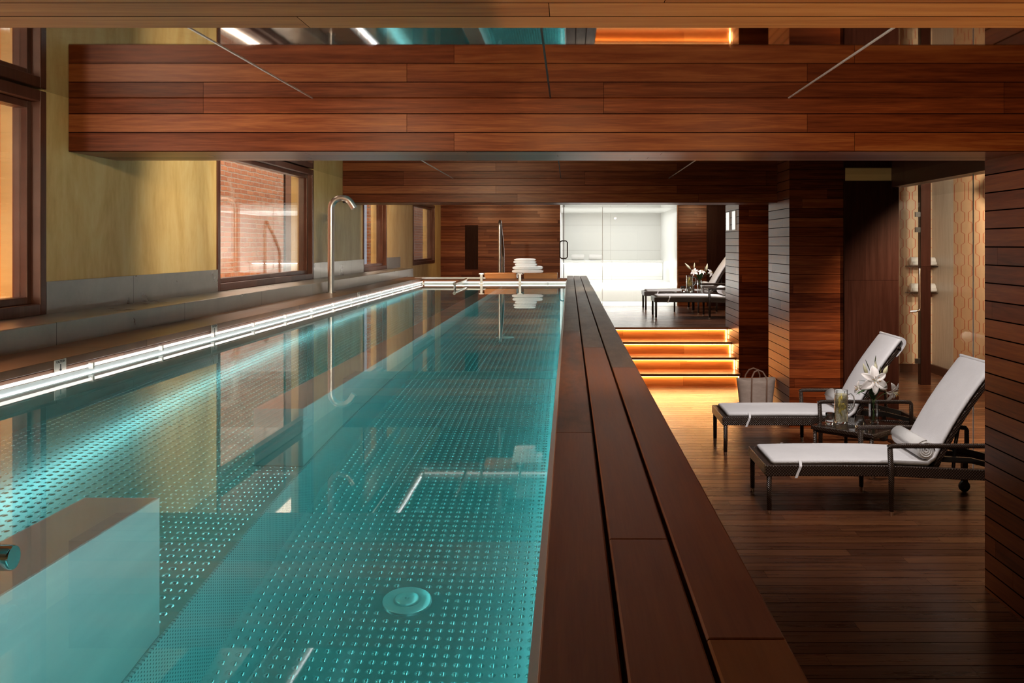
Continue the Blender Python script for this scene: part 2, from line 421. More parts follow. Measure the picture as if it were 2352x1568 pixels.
# ------------------------------------------------------------------ mesh builder
class MB:
    def __init__(s): s.v = []; s.f = []; s.m = []; s.mats = []; s.s = []
    def mi(s, mat):
        if mat not in s.mats: s.mats.append(mat)
        return s.mats.index(mat)
    def add(s, verts, faces, mat, smooth=False):
        b = len(s.v); s.v += [tuple(p) for p in verts]
        k = s.mi(mat)
        for f in faces:
            s.f.append([b + i for i in f]); s.m.append(k); s.s.append(smooth)
        return s
    def box(s, x0, x1, y0, y1, z0, z1, mx, my=None, mz=None):
        my = my or mx; mz = mz or mx
        V = [(x0, y0, z0), (x1, y0, z0), (x1, y1, z0), (x0, y1, z0), (x0, y0, z1), (x1, y0, z1), (x1, y1, z1), (x0, y1, z1)]
        b = len(s.v); s.v += V
        for f, m in (((0, 4, 7, 3), mx), ((1, 2, 6, 5), mx), ((0, 1, 5, 4), my), ((3, 7, 6, 2), my), ((0, 3, 2, 1), mz), ((4, 5, 6, 7), mz)):
            s.f.append([b + i for i in f]); s.m.append(s.mi(m)); s.s.append(False)
        return s
    def tube(s, pts, r, mat, n=14, caps=True, up=None, flat=1.0):
        pts = [Vector(p) for p in pts]; N = len(pts)
        rs = r if isinstance(r, (list, tuple)) else [r] * N
        tang = []
        for i in range(N):
            t = (pts[min(i + 1, N - 1)] - pts[max(i - 1, 0)]).normalized(); tang.append(t)
        ref = Vector(up) if up else (Vector((0, 0, 1)) if abs(tang[0].z) < 0.9 else Vector((1, 0, 0)))
        a = (ref - tang[0] * ref.dot(tang[0])).normalized()
        rings = []
        for i in range(N):
            a = (a - tang[i] * a.dot(tang[i])).normalized(); b = tang[i].cross(a)
            rings.append([pts[i] + (a * math.cos(2 * math.pi * k / n) * flat + b * math.sin(2 * math.pi * k / n)) * rs[i] for k in range(n)])
        V = [p for rg in rings for p in rg]; Fc = []
        for i in range(N - 1):
            for k in range(n):
                k2 = (k + 1) % n
                Fc.append((i * n + k, i * n + k2, (i + 1) * n + k2, (i + 1) * n + k))
        s.add(V, Fc, mat, True)
        if caps:
            b = len(s.v) - len(V)
            s.f.append([b + k for k in range(n)][::-1]); s.m.append(s.mi(mat)); s.s.append(False)
            s.f.append([b + (N - 1) * n + k for k in range(n)]); s.m.append(s.mi(mat)); s.s.append(False)
        return s
    def lathe(s, prof, mat, c=(0, 0, 0), n=28, ex=1.0, ey=1.0):
        V = []; Fc = []
        for (r, z) in prof:
            for k in range(n):
                a = 2 * math.pi * k / n
                V.append((c[0] + r * math.cos(a) * ex, c[1] + r * math.sin(a) * ey, c[2] + z))
        for i in range(len(prof) - 1):
            for k in range(n):
                k2 = (k + 1) % n
                Fc.append((i * n + k, i * n + k2, (i + 1) * n + k2, (i + 1) * n + k))
        s.add(V, Fc, mat, True)
        return s
    def sweep(s, prof, pts, mat, smooth=False, closed_caps=True):
        """prof: list of (a,b) offsets; pts: list of (origin, axisA, axisB)"""
        n = len(prof); V = []
        for o, A, B in pts:
            o = Vector(o); A = Vector(A); B = Vector(B)
            for a, b in prof: V.append(o + A * a + B * b)
        Fc = []
        for i in range(len(pts) - 1):
            for k in range(n):
                k2 = (k + 1) % n
                Fc.append((i * n + k, (i + 1) * n + k, (i + 1) * n + k2, i * n + k2))
        s.add(V, Fc, mat, smooth)
        if closed_caps:
            b = len(s.v) - len(V)
            s.f.append([b + k for k in range(n)]); s.m.append(s.mi(mat)); s.s.append(False)
            s.f.append([b + (len(pts) - 1) * n + k for k in range(n)][::-1]); s.m.append(s.mi(mat)); s.s.append(False)
        return s
    def build(s, name, parent=None, label=None, cat=None, group=None, kind=None, bevel=0.0, loc=None, rot=None, subsurf=0):
        me = bpy.data.meshes.new(name)
        me.from_pydata(s.v, [], s.f)
        for m in s.mats: me.materials.append(m)
        me.polygons.foreach_set('material_index', s.m)
        me.polygons.foreach_set('use_smooth', s.s)
        me.update()
        if any(s.s) and s.mats[0] in (CLEAR, DRINK, CHROME, RIM, BRUSH_STEEL, LEMON): me.set_sharp_from_angle(angle=R(40))
        o = bpy.data.objects.new(name, me); COL.objects.link(o)
        if parent: o.parent = parent
        if loc: o.location = loc
        if rot: o.rotation_euler = rot
        tag(o, label, cat, group, kind)
        if bevel:
            md = o.modifiers.new('bevel', 'BEVEL'); md.width = bevel; md.segments = 2; md.limit_method = 'ANGLE'
        if subsurf:
            md = o.modifiers.new('sub', 'SUBSURF'); md.levels = subsurf; md.render_levels = subsurf
        return o

def tag(o, label=None, cat=None, group=None, kind=None):
    if label: o['label'] = label
    if cat: o['category'] = cat
    if group: o['group'] = group
    if kind: o['kind'] = kind
    return o
def empty(name, loc=(0, 0, 0), rz=0.0, label=None, cat=None, group=None, kind=None, parent=None):
    o = bpy.data.objects.new(name, None); COL.objects.link(o)
    o.empty_display_size = 0.05
    o.location = loc; o.rotation_euler = (0, 0, rz)
    if parent: o.parent = parent
    return tag(o, label, cat, group, kind)
def kids(o): return [c for c in bpy.data.objects if c.parent == o]
def copy_tree(o, parent=None):
    c = o.copy(); COL.objects.link(c); c.parent = parent
    for ch in kids(o): copy_tree(ch, c)
    return c
def struct(mb, name, label=None, cat=None, parent=None, **kw):
    return mb.build(name, parent, label, cat, kind='structure', **kw)

# ------------------------------------------------------------------ key dimensions
XW = -2.63          # left wall face
ZC = 2.77           # mirror ceiling
ZB = 2.488          # underside of beams
ZW = 1.468          # water
XCOL = 2.409        # face of the columns
ZU = 0.751          # upper deck
YB = 19.73          # back wall
XG = 3.60           # glass partition
YEND = 13.2         # far end of pool

# ------------------------------------------------------------------ floor, walls, ceiling
struct(MB().box(0.21, 7.0, -2.5, 13.75, -0.1, 0, W_FLOOR), 'floor', 'dark glossy wood strip deck beside the raised pool', 'floor')
struct(MB().box(3.6, 7.0, 13.75, 15.4, -0.1, 0, W_FLOOR), 'floor', 'wood strip floor inside the tiled room behind glass', 'floor')
struct(MB().box(XW, XG, 14.801, YB, 0.55, ZU, W_FLOOR)
       .box(XW, 0.21, YEND + 0.46, 14.801, 0.55, ZU, W_FLOOR), 'floor', 'upper wood deck above the lit steps', 'floor')

wins = [(2.2, 4.84), (7.2, 9.9), (12.29, 13.87), (16.2, 18.8)]
wl = MB()
edges = [-2.5] + [e for w in wins for e in w] + [YB + 0.2]
for i in range(0, len(edges), 2):
    wl.box(XW - 0.22, XW, edges[i], edges[i + 1], 1.652, ZC, PLASTER)
wl.box(XW - 0.22, XW, -2.5, YB + 0.2, -0.1, 1.652, PLASTER)
struct(wl, 'wall_left', 'ochre yellow plastered wall with dark framed windows', 'wall')
struct(MB().box(XW - 0.2, 7.0, -2.7, -2.5, -0.1, ZC, PLASTER), 'wall_rear', 'yellow plastered end wall', 'wall')
struct(MB().box(7.0, 7.2, -2.7, 5.0, -0.1, ZC, PLASTER), 'wall_right', 'yellow plastered side wall', 'wall')

cl = MB().box(XW - 0.2, 7.2, -2.7, YB + 0.2, ZC, ZC + 0.1, CEIL)
struct(cl, 'ceiling', 'mirror polished dark metal ceiling panels between wooden beams', 'ceiling')
JOINTL = simple('ceiling_joint_light', (0.75, 0.72, 0.68), 0.35, 0.6)
JOINTD = simple('ceiling_joint_dark', (0.01, 0.008, 0.006), 0.6)
for x, m in ((-1.35, JOINTL), (-0.10, JOINTD), (1.15, JOINTL)):
    for (a, b) in ((2.18, 5.07), (5.61, 11.2), (11.85, YB)):
        struct(MB().box(x - 0.004, x + 0.004, a, b, ZC - 0.003, ZC + 0.01, m), 'trim_1', None, None)

# back wall
bw = MB().box(XW, -0.19, YB, YB + 0.2, ZU - 0.2, ZC, W_BACK)
bw.box(2.225, XG, YB, YB + 0.2, ZU - 0.2, ZC, W_BACK)
struct(bw, 'wall_back', 'far wall of horizontal reddish brown wood boards', 'wall')
struct(MB().box(2.80, XG - 0.02, YB - 0.04, YB, ZU, ZC, W_DOOR), 'door_2', 'plain dark brown panel beside the steam room glass', 'door')
vent = MB().box(-2.13, -1.865, YB - 0.02, YB, 1.50, 2.40, W_DOOR)
vo = vent.build('wall_vent', None, 'tall narrow dark vent panel set in the far red wood wall', 'vent')
vf = MB()
for k in range(9):
    x = -2.115 + k * 0.028
    vf.box(x, x + 0.008, YB - 0.03, YB - 0.02, 1.52, 2.38, W_DOOR)
vf.build('grille', vo)

# beams
def beam(y0, y1, x1, label, W_BU=W_BU):
    struct(MB().box(XW + 0.001, x1, y0, y1, ZB, ZC, W_CY, W_BX, W_BU), 'ceiling_beam', label, 'beam', bevel=0.004)
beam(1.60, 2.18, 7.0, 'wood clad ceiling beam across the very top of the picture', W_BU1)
beam(5.07, 5.606, 7.0, 'broad wood clad ceiling beam spanning over pool and loungers')
beam(11.2, 11.86, XCOL + 0.02, 'farther wood clad ceiling beam above the pool shower spout')

# columns and walls on the right
struct(MB().box(XCOL, 3.25, 5.07, 5.606, 0, ZB, W_CY, W_CX, W_CX), 'column', 'wood clad column at the right edge before the loungers', 'column')
struct(MB().box(XCOL, XG, 10.59, 11.70, 0, ZC, W_CY, W_CX, W_CX), 'column', 'wood clad pier standing behind the two front loungers', 'column')
struct(MB().box(XCOL, XG, 13.75, 14.92, 0, ZC, W_CY, W_CX, W_CX), 'column', 'wood clad pier beside the lit steps', 'column')
struct(MB().box(XG - 0.10, XG, 11.70, YB, 0, ZC, W_CY), 'wall_side', 'wood clad side wall behind the piers', 'wall')
dd = struct(MB().box(3.00, XG - 0.002, 10.555, 10.59, 0.0, 2.695, W_DOOR), 'door_1', 'tall dark brown flush door behind the farther front lounger', 'door', bevel=0.003)
struct(MB().box(3.02, XG - 0.06, 10.57, 10.59, 2.70, ZC, PLASTER), 'trim_2')
# glass partition with header
hd = struct(MB().box(XG - 0.08, XG + 0.08, 5.606, 10.59, 2.63, ZC, W_DARK), 'trim_3', 'dark wood header above the glass partition', 'trim')
gp = empty('glass_partition', (0, 0, 0), 0, 'frameless glass partition between loungers and tiled room', 'partition', kind='structure')
for (a, b) in ((5.62, 8.615), (8.622, 10.58)):
    MB().box(XG - 0.005, XG + 0.005, a, b, 0.0, 2.63, PGLASS).build('glass_pane', gp, kind='structure')
MB().box(XG - 0.004, XG + 0.004, 8.615, 8.622, 0.0, 2.63, RIM).build('joint', gp, kind='structure')

for (y, where) in ((14.52, 'farther'), (13.98, 'nearer')):  # glowing panels added to stand in for bright reflections on the pier
    w = MB().box(XCOL - 0.012, XCOL, y - 0.01, y + 0.26, 2.215, 2.495, BRUSH_STEEL).build('glow_panel', None, 'added glowing white square panel high on the pier by the steps, the %s of two' % where, 'glowing panel', 'square glowing panels on the pier')
    MB().box(XCOL - 0.016, XCOL - 0.0121, y, y + 0.25, 2.225, 2.485, emit('panel_glow', (1, 0.98, 0.93), 0.62)).build('glow_face', w)
# tiled room
struct(MB().box(XG, 7.0, 15.2, 15.4, 0.10, ZC, TILE_B), 'wall_tiled', 'cream wall with red ogee tile pattern in the glass room', 'wall')
struct(MB().box(XG, 5.69, 15.17, 15.2, 0, 0.13, W_DARK), 'baseboard_tiled')
struct(MB().box(5.7, 5.9, 11.8, 14.35, 0.0, ZC, TILE_S), 'wall_ogee', 'orange ogee tiled side wall in the glass room', 'wall')
struct(MB().box(5.7, 5.9, 14.35, 15.2, 0.0, ZC, TILE_P).box(5.7, 5.9, 4.8, 11.8, 0, ZC, TILE_P), 'wall_stone', 'pale stone side wall in the glass room', 'wall')
struct(MB().box(5.66, 5.7, 4.8, 15.2, 0, 0.13, W_DARK), 'baseboard_side')
struct(MB().box(5.02, 5.16, 13.80, 13.92, 0.0, ZC, W_DOOR), 'door_post', 'dark wooden post beside the glass shower door', 'post')
gd = empty('shower_door', (0, 0, 0), 0, 'frameless glass shower door with chrome handle by the ogee tiles', 'door')
MB().box(4.25, 5.01, 13.835, 13.845, 0.03, 2.62, PGLASS).build('glass_panel', gd)
MB().tube([(4.99, 13.80, 1.67), (4.99, 13.78, 1.66), (4.99, 13.78, 1.10), (4.99, 13.78, 1.07), (4.93, 13.78, 1.05), (4.86, 13.80, 1.05)], 0.016, CHROME, 10).build('handle', gd)
for z in (2.18, 2.40, 0.30):
    MB().box(4.95, 5.03, 13.82, 13.86, z, z + 0.07, DARKMETAL).build('hinge', gd)
for i, (z, nm) in enumerate(((1.68, 'upper'), (1.27, 'lower'))):
    MB().box(5.28, 5.70, 14.95, 15.2, z - 0.025, z - 0.01, CLEAR).build('glass_shelf', None, 'clear glass wall shelf under the %s rolled towel in the tiled room' % nm, 'shelf')
    t = MB().tube([(5.30, 15.05, z + 0.062), (5.315, 15.05, z + 0.062), (5.68, 15.05, z + 0.062), (5.69, 15.05, z + 0.062)], [0.05, 0.068, 0.068, 0.05], TOWEL, 18)
    t.tube([(5.315, 14.985, z + 0.03), (5.685, 14.985, z + 0.03)], 0.03, TOWEL, 12)
    t.build('rolled_towel', None, 'white rolled towel on the %s shelf of the tiled room' % nm, 'towel', 'rolled towels on the tiled room shelves')

# wall behind: step-through windows on the left wall
def window(i, y0, y1):
    w = empty('window_%d' % i, (0, 0, 0), 0, None, None, kind='structure')
    x0, x1 = XW - 0.13, XW + 0.012
    z0, z1 = 1.652, ZC - 0.006
    t = 0.055
    fr = MB()
    fr.box(x0, x1, y0, y0 + t, z0, z1, W_FRAME)
    fr.box(x0, x1, y1 - t, y1, z0, z1, W_FRAME)
    fr.box(x0, x1, y0 + t, y1 - t, z1 - t, z1, W_FRAME)
    fr.box(x0, x1, y0 + t, y1 - t, z0, z0 + t, W_FRAME)
    fr.build('window_frame', w, kind='structure', bevel=0.004)
    s = MB(); a, b, c, d = y0 + t, y1 - t, z0 + t, z1 - t; q = 0.035
    sx0, sx1 = XW - 0.105, XW - 0.035
    s.box(sx0, sx1, a, a + q, c, d, W_FRAME).box(sx0, sx1, b - q, b, c, d, W_FRAME)
    s.box(sx0, sx1, a + q, b - q, d - q, d, W_FRAME).box(sx0, sx1, a + q, b - q, c, c + q, W_FRAME)
    s.build('window_sash', w, kind='structure', bevel=0.003)
    MB().box(XW - 0.075, XW - 0.065, a + q, b - q, c + q, d - q, WGLASS).build('glass_pane', w, kind='structure')
for i, (a, b) in enumerate(wins): window(i + 1, a, b)

# light shaft outside
struct(MB().box(-4.4, -4.2, 7.3, 14.3, -0.1, 4.4, BRICK).box(-4.4, -3.55, 7.2, 7.3, -0.1, 4.4, BRICK), 'wall_brick', 'rough old brick wall outside the large window', 'wall')
struct(MB().box(-3.75, -3.55, 1.0, 7.3, -0.1, 4.4, ORANGE), 'wall_orange', 'orange rendered wall outside the nearest window', 'wall')
struct(MB().box(-5.2, -5.0, 14.3, 22.0, -0.1, 4.4, simple('brown_render', (0.20, 0.09, 0.05), 0.7)).box(-5.2, -4.2, 14.2, 14.3, -0.1, 4.4, BRICK), 'wall_brown', 'brown wall outside the far windows', 'wall')
struct(MB().box(-3.9, -3.7, 18.6, 29.0, -0.1, 4.4, BRICK), 'wall_brick', 'brick wall outside the farthest window', 'wall')
struct(MB().box(-5.2, XW - 0.22, 1.0, 24.0, 0.9, 1.0, simple('shaft_floor', (0.25, 0.2, 0.17), 0.8)), 'ground', None, None)
area('shaft_wall_lamp', (-3.15, 5.3, 1.45), (0, R(165), 0), 0.25, 2.2, 26, (1.0, 0.55, 0.2))
area('shaft_wall_lamp', (-3.6, 10.5, 1.25), (0, R(160), 0), 0.3, 5.0, 30, (1.0, 0.78, 0.6))

# ledge, backsplash and left coping
struct(MB().box(XW, -2.31, -2.5, 14.3, 1.38, 1.652, LEDGE), 'trim_4', 'long brushed metal ledge under the windows', 'ledge', bevel=0.004)
for (a, b) in ((4.84, 7.2), (9.9, 12.29), (13.87, 14.97)):
    struct(MB().box(XW, XW + 0.012, a, b, 1.652, 1.815, LEDGE), 'trim_5', 'brushed metal upstand panel on the yellow wall', 'trim')
lc = MB().box(-2.31, -2.019, -2.5, YEND + 0.45, 1.515, 1.548, W_LCOPE, W_LCOPE, W_LCOPE)
lc.box(-2.30, -2.022, -2.5, YEND + 0.4, 1.485, 1.513, W_FASC)
lc.box(-2.63, -2.06, -2.5, YEND + 0.4, -0.1, 1.484, W_DOOR)
struct(lc, 'trim_6', 'brown wood coping along the window side of the pool', 'coping', bevel=0.0015)

# ------------------------------------------------------------------ pool
pool = empty('swimming_pool', (0, 0, 0), 0, 'narrow stainless steel lap pool with turquoise water', 'swimming pool', kind='structure')
XL, XR_ = -2.017, 0.020
YN = -1.2
ZF, ZP = 0.268, 0.668
XS = -0.865
b = MB()
b.box(XL - 0.04, XL, YN, YEND, 0.2, 1.484, STEEL_POOL)
b.box(XR_, XR_ + 0.02, YN, YEND, 0.2, 1.50, STEEL_POOL)
b.box(XL - 0.04, XR_ + 0.02, YEND, YEND + 0.04, 0.2, 1.484, STEEL_POOL)
b.box(XL - 0.04, XR_ + 0.02, YN - 0.04, YN, 0.2, 1.484, STEEL_POOL)
b.build('basin_wall', pool, kind='structure')

def studded(x0, x1, y0, y1, z, sx, sy, r, h, ymax, mat, skip=None):
    """flat sheet with pressed round studs, one mesh"""
    nx = int((x1 - x0 - 0.02) / sx); ny = int((min(ymax, y1) - y0) / sy)
    xs = x0 + 0.5 * ((x1 - x0) - (nx - 1) * sx) + np.arange(nx) * sx
    ys = y0 + 0.02 + np.arange(ny) * sy
    gx, gy = np.meshgrid(xs, ys)
    c = np.stack([gx.ravel(), gy.ravel()], 1)
    if skip:
        for (a, bq, rr) in skip:
            c = c[np.hypot(c[:, 0] - a, c[:, 1] - bq) > rr]
    n = 8
    ang = np.arange(n) * 2 * math.pi / n
    prof = [(r, 0.0), (r * 0.72, h * 0.62), (r * 0.34, h * 0.95)]
    base = np.concatenate([np.stack([p * np.cos(ang), p * np.sin(ang), np.full(n, q)], 1) for p, q in prof] + [np.array([[0, 0, h]])], 0)
    K = len(base)
    verts = (base[None] + np.concatenate([c, np.full((len(c), 1), z)], 1)[:, None, :]).reshape(-1, 3)
    q = []
    for i in range(2):
        for k in range(n):
            q.append((i * n + k, i * n + (k + 1) % n, (i + 1) * n + (k + 1) % n, (i + 1) * n + k))
    t = [(2 * n + k, 2 * n + (k + 1) % n, 3 * n) for k in range(n)]
    offs = (np.arange(len(c)) * K)[:, None, None]
    Q = (np.array(q)[None] + offs).reshape(-1, 4)
    T = (np.array(t)[None] + offs).reshape(-1, 3)
    pl = np.array([(x0, y0, z), (x1, y0, z), (x1, y1, z), (x0, y1, z)])
    V = np.concatenate([verts, pl]); L = len(verts)
    Q = np.concatenate([Q, np.array([[L, L + 1, L + 2, L + 3]])])
    me = bpy.data.meshes.new('studded_floor')
    me.vertices.add(len(V)); me.vertices.foreach_set('co', V.ravel())
    loops = np.concatenate([Q.ravel(), T.ravel()])
    me.loops.add(len(loops)); me.loops.foreach_set('vertex_index', loops)
    st = np.concatenate([np.arange(len(Q)) * 4, len(Q) * 4 + np.arange(len(T)) * 3])
    me.polygons.add(len(st)); me.polygons.foreach_set('loop_start', st)
    me.update(calc_edges=True); me.validate()
    me.polygons.foreach_set('use_smooth', np.ones(len(me.polygons), dtype=bool))
    me.materials.append(mat)
    return me
STUD = simple('pressed_steel', (0.66, 0.72, 0.72), 0.22, 0.75)
o = bpy.data.objects.new('pool_floor', studded(XS, XR_, YN, YEND, ZF, 0.0295, 0.034, 0.0095, 0.004, 13.1, STUD, [(-0.44, 2.62, 0.085), (-0.46, 6.9, 0.085)]))
COL.objects.link(o); o.parent = pool; o['kind'] = 'structure'
o = bpy.data.objects.new('platform_floor', studded(XL, XS, YN, YEND, ZP, 0.034, 0.036, 0.0105, 0.0045, 9.0, STUD))
COL.objects.link(o); o.parent = pool; o['kind'] = 'structure'
def perf():
    m, nt, out = newmat('perforated_steel'); n = NT(nt)
    o_, xyz = n.obj()
    u = n.math('SUBTRACT', n.math('FRACT', n.math('DIVIDE', xyz[1], 0.014)), 0.5)
    v = n.math('SUBTRACT', n.math('FRACT', n.math('DIVIDE', xyz[2], 0.014)), 0.5)
    d = n.math('ADD', n.math('MULTIPLY', u, u), n.math('MULTIPLY', v, v))
    c = n.mix(n.math('LESS_THAN', d, 0.05), (0.62, 0.70, 0.70), (0.06, 0.10, 0.10))
    n.prin(out, c, 0.35, 0.5); return m
MB().box(XS, XS + 0.006, YN, YEND, ZF, ZP, perf()).build('perforated_riser', pool, kind='structure')
PW = noisy('pool_divider', (0.60, 0.66, 0.64), (0.76, 0.80, 0.76), 1.5, 0.5, metal=0.1, bump=0.05, stretch=(1, 1, 3))
for (a, bq) in ((YN, 2.05), (3.15, 12.4)):
    MB().box(-1.03, XS - 0.002, a, bq, ZP, 1.455, PW).build('divider_wall', pool, kind='structure', bevel=0.006)
for (x, y) in ((-0.44, 2.62), (-0.46, 6.9)):
    m = MB().lathe([(0.066, 0.0), (0.066, 0.006), (0.062, 0.008), (0.036, 0.008), (0.034, 0.014), (0.030, 0.017), (0.006, 0.017), (0.003, 0.012), (0.0005, 0.012)], RIM, (x, y, ZF), 36)
    m.build('floor_inlet', pool)
for y in (4.2, 5.9, 7.8):
    MB().tube([(XL, y, 1.15), (XL + 0.015, y, 1.15)], 0.045, RIM, 20).build('wall_jet', pool)
# bright steel rim on the lounge side
struct(MB().box(-0.047, -0.036, -1.2, YEND, 1.500, 1.513, RIM), 'trim_7', 'thin white steel lip along the coping', 'trim')
# water
wt = MB().box(XL - 0.02, XR_ + 0.01, YN - 0.02, YEND + 0.02, ZF - 0.03, ZW, WATER)
wt.build('pool_water', None, 'still turquoise pool water', 'water', kind='stuff')

# light strips at the water line
def strip(name, pts, r, mat, label, clips=None, clipmat=CLIP):
    e = empty(name, (0, 0, 0), 0, label, 'light strip')
    MB().tube(pts, r, mat, 8).build('tube', e)
    for c in clips or []:
        MB().box(c[0] - 0.010, c[0] + 0.010, c[1] - 0.006, c[1] + 0.006, c[2] - 0.010, c[2] + 0.015, clipmat).build('clip', e)
    return e
strip('led_strip', [(XL + 0.014, YN, 1.497), (XL + 0.014, YEND - 0.02, 1.497)], 0.0065, LED,
      'glowing white light strip along the window side waterline', [(XL + 0.014, 4.05 - 2.07 + 0.69 * k, 1.492) for k in range(16)])
strip('led_strip', [(XL + 0.04, YEND - 0.012, 1.492), (-0.05, YEND - 0.012, 1.492)], 0.008, LED,
      'glowing white light strip across the far end of the pool', [(-1.45, YEND - 0.012, 1.49), (-0.3, YEND - 0.012, 1.49)])
# light lines added under water to brighten the basin
strip('underwater_fill', [(XL + 0.010, YN + 0.1, 1.43), (XL + 0.010, YEND - 0.1, 1.43)], 0.008, GLOWU, 'added submerged light line along the window side pool wall')
strip('underwater_fill', [(XR_ - 0.018, YN + 0.1, 1.41), (XR_ - 0.018, YEND - 0.1, 1.41)], 0.016, GLOWR, 'added submerged light line along the lounge side pool wall')

# right coping: three long boards with open joints
cp = MB()
CB = ((-0.034, 0.0555), (0.0615, 0.1530), (0.1590, 0.2510))
CC = (((0.10, 0.030, 0.014), (0.25, 0.078, 0.034), (0.38, 0.14, 0.06)), ((0.12, 0.035, 0.010), (0.30, 0.095, 0.022), (0.42, 0.16, 0.045)), ((0.09, 0.055, 0.042), (0.20, 0.135, 0.105), (0.34, 0.25, 0.20)))
CM = [wood('wood_coping_%s' % nm, 'y', 'x', 0.30, -0.0345, 60.0, sd, cols=c, rough=0.36, gap=0.0, gu=0.0, grain=g, spec=0.28, grey=gr)
      for nm, sd, c, g, gr in (('brown', 21.0, CC[0], 1.0, None), ('orange', 22.5, CC[1], 0.9, None), ('weathered_sheen', 24.2, CC[2], 1.3, ((0.05, 0.032, 0.024), 0.6)), ('stained', 25.7, CC[0], 1.1, ((0.04, 0.025, 0.018), 0.7)))]  # weathered far boards, colour also lightened for the white room's reflection
JN = (((-2.5, 2.35, 0), (2.35, 5.1, 3), (5.1, 14.3, 2)), ((-2.5, 1.50, 0), (1.50, 4.3, 0), (4.3, 14.3, 2)), ((-2.5, 1.12, 1), (1.12, 3.6, 0), (3.6, 14.3, 2)))
for (a, bq), js in zip(CB, JN):
    for (ya, yb, mi) in js:
        cp.box(a, bq, ya, yb - 0.0008, 1.512, 1.544, CM[mi])
cp.box(0.042, 0.235, -2.5, 14.28, -0.05, 1.511, W_DOOR)
struct(cp, 'trim_8', 'long three board wooden coping running toward the camera', 'coping', bevel=0.003)

# far end of pool
struct(MB().box(XL - 0.29, -0.036, YEND + 0.04, YEND + 0.42, -0.05, 1.535, W_FASC), 'trim_9', 'wood faced end of the pool', 'trim')
struct(MB().box(XL - 0.1, -1.15, YEND + 0.02, YEND + 0.08, 1.535, 1.555, BRUSH_STEEL), 'trim_10', 'metal lip on the pool end', 'trim')
eb = empty('end_bench', (0, 0, 0), 0, 'low orange brown wooden bench across the far pool end', 'bench')
for (a, bq) in ((-1.165, -0.725), (-0.625, -0.165)):
    MB().box(a, bq, YEND + 0.03, YEND + 0.36, 1.536, 1.612, W_BENCH).build('board', eb, bevel=0.004)
for x in (-1.20, -0.675):
    m = MB().box(x - 0.035, x + 0.035, YEND - 0.03, YEND + 0.36, 1.595, 1.610, BRUSH_STEEL)
    m.box(x - 0.018, x + 0.018, YEND - 0.035, YEND - 0.02, 1.47, 1.60, BRUSH_STEEL)
    m.box(x - 0.035, x + 0.035, YEND - 0.04, YEND - 0.015, 1.462, 1.478, BRUSH_STEEL)
    m.build('bracket', eb, bevel=0.002)

# folded towels on the bench
def folded(name, cx, cy, z, w, d, h, label, layers=3):
    m = MB()
    n = 26
    for L in range(layers):
        hh = h / layers; z0 = z + L * hh
        prof = []
        ex = w / 2 - 0.008 * (L % 2)
        for k in range(n):
            a = 2 * math.pi * k / n
            cxx = math.copysign(abs(math.cos(a)) ** 0.35, math.cos(a)) * ex
            zz = math.copysign(abs(math.sin(a)) ** 0.7, math.sin(a)) * hh * 0.5
            prof.append((cxx, zz))
        pts = []
        for j, s in enumerate((0.0, 0.03, 0.2, 0.5, 0.8, 0.97, 1.0)):
            sc = 0.86 if j in (0, 6) else 1.0
            pts.append(((cx, cy - d / 2 + d * s, z0 + hh / 2), (1, 0, 0), (0, 0, sc)))
        m.sweep(prof, pts, TOWEL, True)
    return m.build(name, None, label, 'towel', 'folded towels stacked at the far pool end')
ybt = YEND + 0.19
folded('folded_towel', -0.575, ybt, 1.612, 0.43, 0.26, 0.095, 'large white folded towel, lowest of the stack on the bench', 2)
folded('folded_towel', -0.60, ybt, 1.707, 0.30, 0.24, 0.042, 'small white folded towel in the middle of the bench stack', 1)
folded('folded_towel', -0.615, ybt, 1.749, 0.31, 0.24, 0.060, 'small white folded towel on top of the bench stack', 2)

# hand rails
hr = MB().tube([(-1.005, 13.92, ZU), (-1.005, 13.92, 2.22)] + [(-1.005, 14.0 - 0.08 * math.cos(a), 2.24 + 0.10 * math.sin(a)) for a in [R(10 + 20 * k) for k in range(8)]] +
               [(-1.005, 14.35, 2.12), (-1.005, 14.58, 1.95), (-1.005, 14.63, 1.88), (-1.005, 14.64, 1.80), (-1.005, 14.64, ZU)], 0.021, BRUSH_STEEL, 14)
hro = hr.build('pool_handrail', None, 'tall arched chrome handrail behind the far pool end', 'handrail')
MB().tube([(-1.005, 13.92, ZU), (-1.005, 13.92, ZU + 0.02)], 0.06, CHROME, 20).build('base_plate', hro)
gr = MB().tube([(-1.40, 13.22, 1.53), (-1.40, 11.75, 1.525)], 0.020, CHROME, 12)
gr = gr.build('grab_rail', None, 'straight chrome grab bar reaching over the far water corner', 'rail')
MB().tube([(-1.40, 11.8, 1.51), (-1.40, 11.8, 0.9)], 0.014, CHROME, 10).build('support', gr)
# nearest rail end at left
nr = MB().tube([(-1.95, 1.50, 1.515), (-0.865, 1.50, 1.515), (-0.862, 1.50, 1.515)], [0.020, 0.020, 0.018], CHROME, 24)
nr = nr.build('grab_rail', None, 'round brushed steel rail end poking in at the near left water', 'rail')
MB().tube([(-1.15, 1.50, 1.50), (-1.15, 1.50, 1.455)], 0.012, CHROME, 12).build('support', nr)

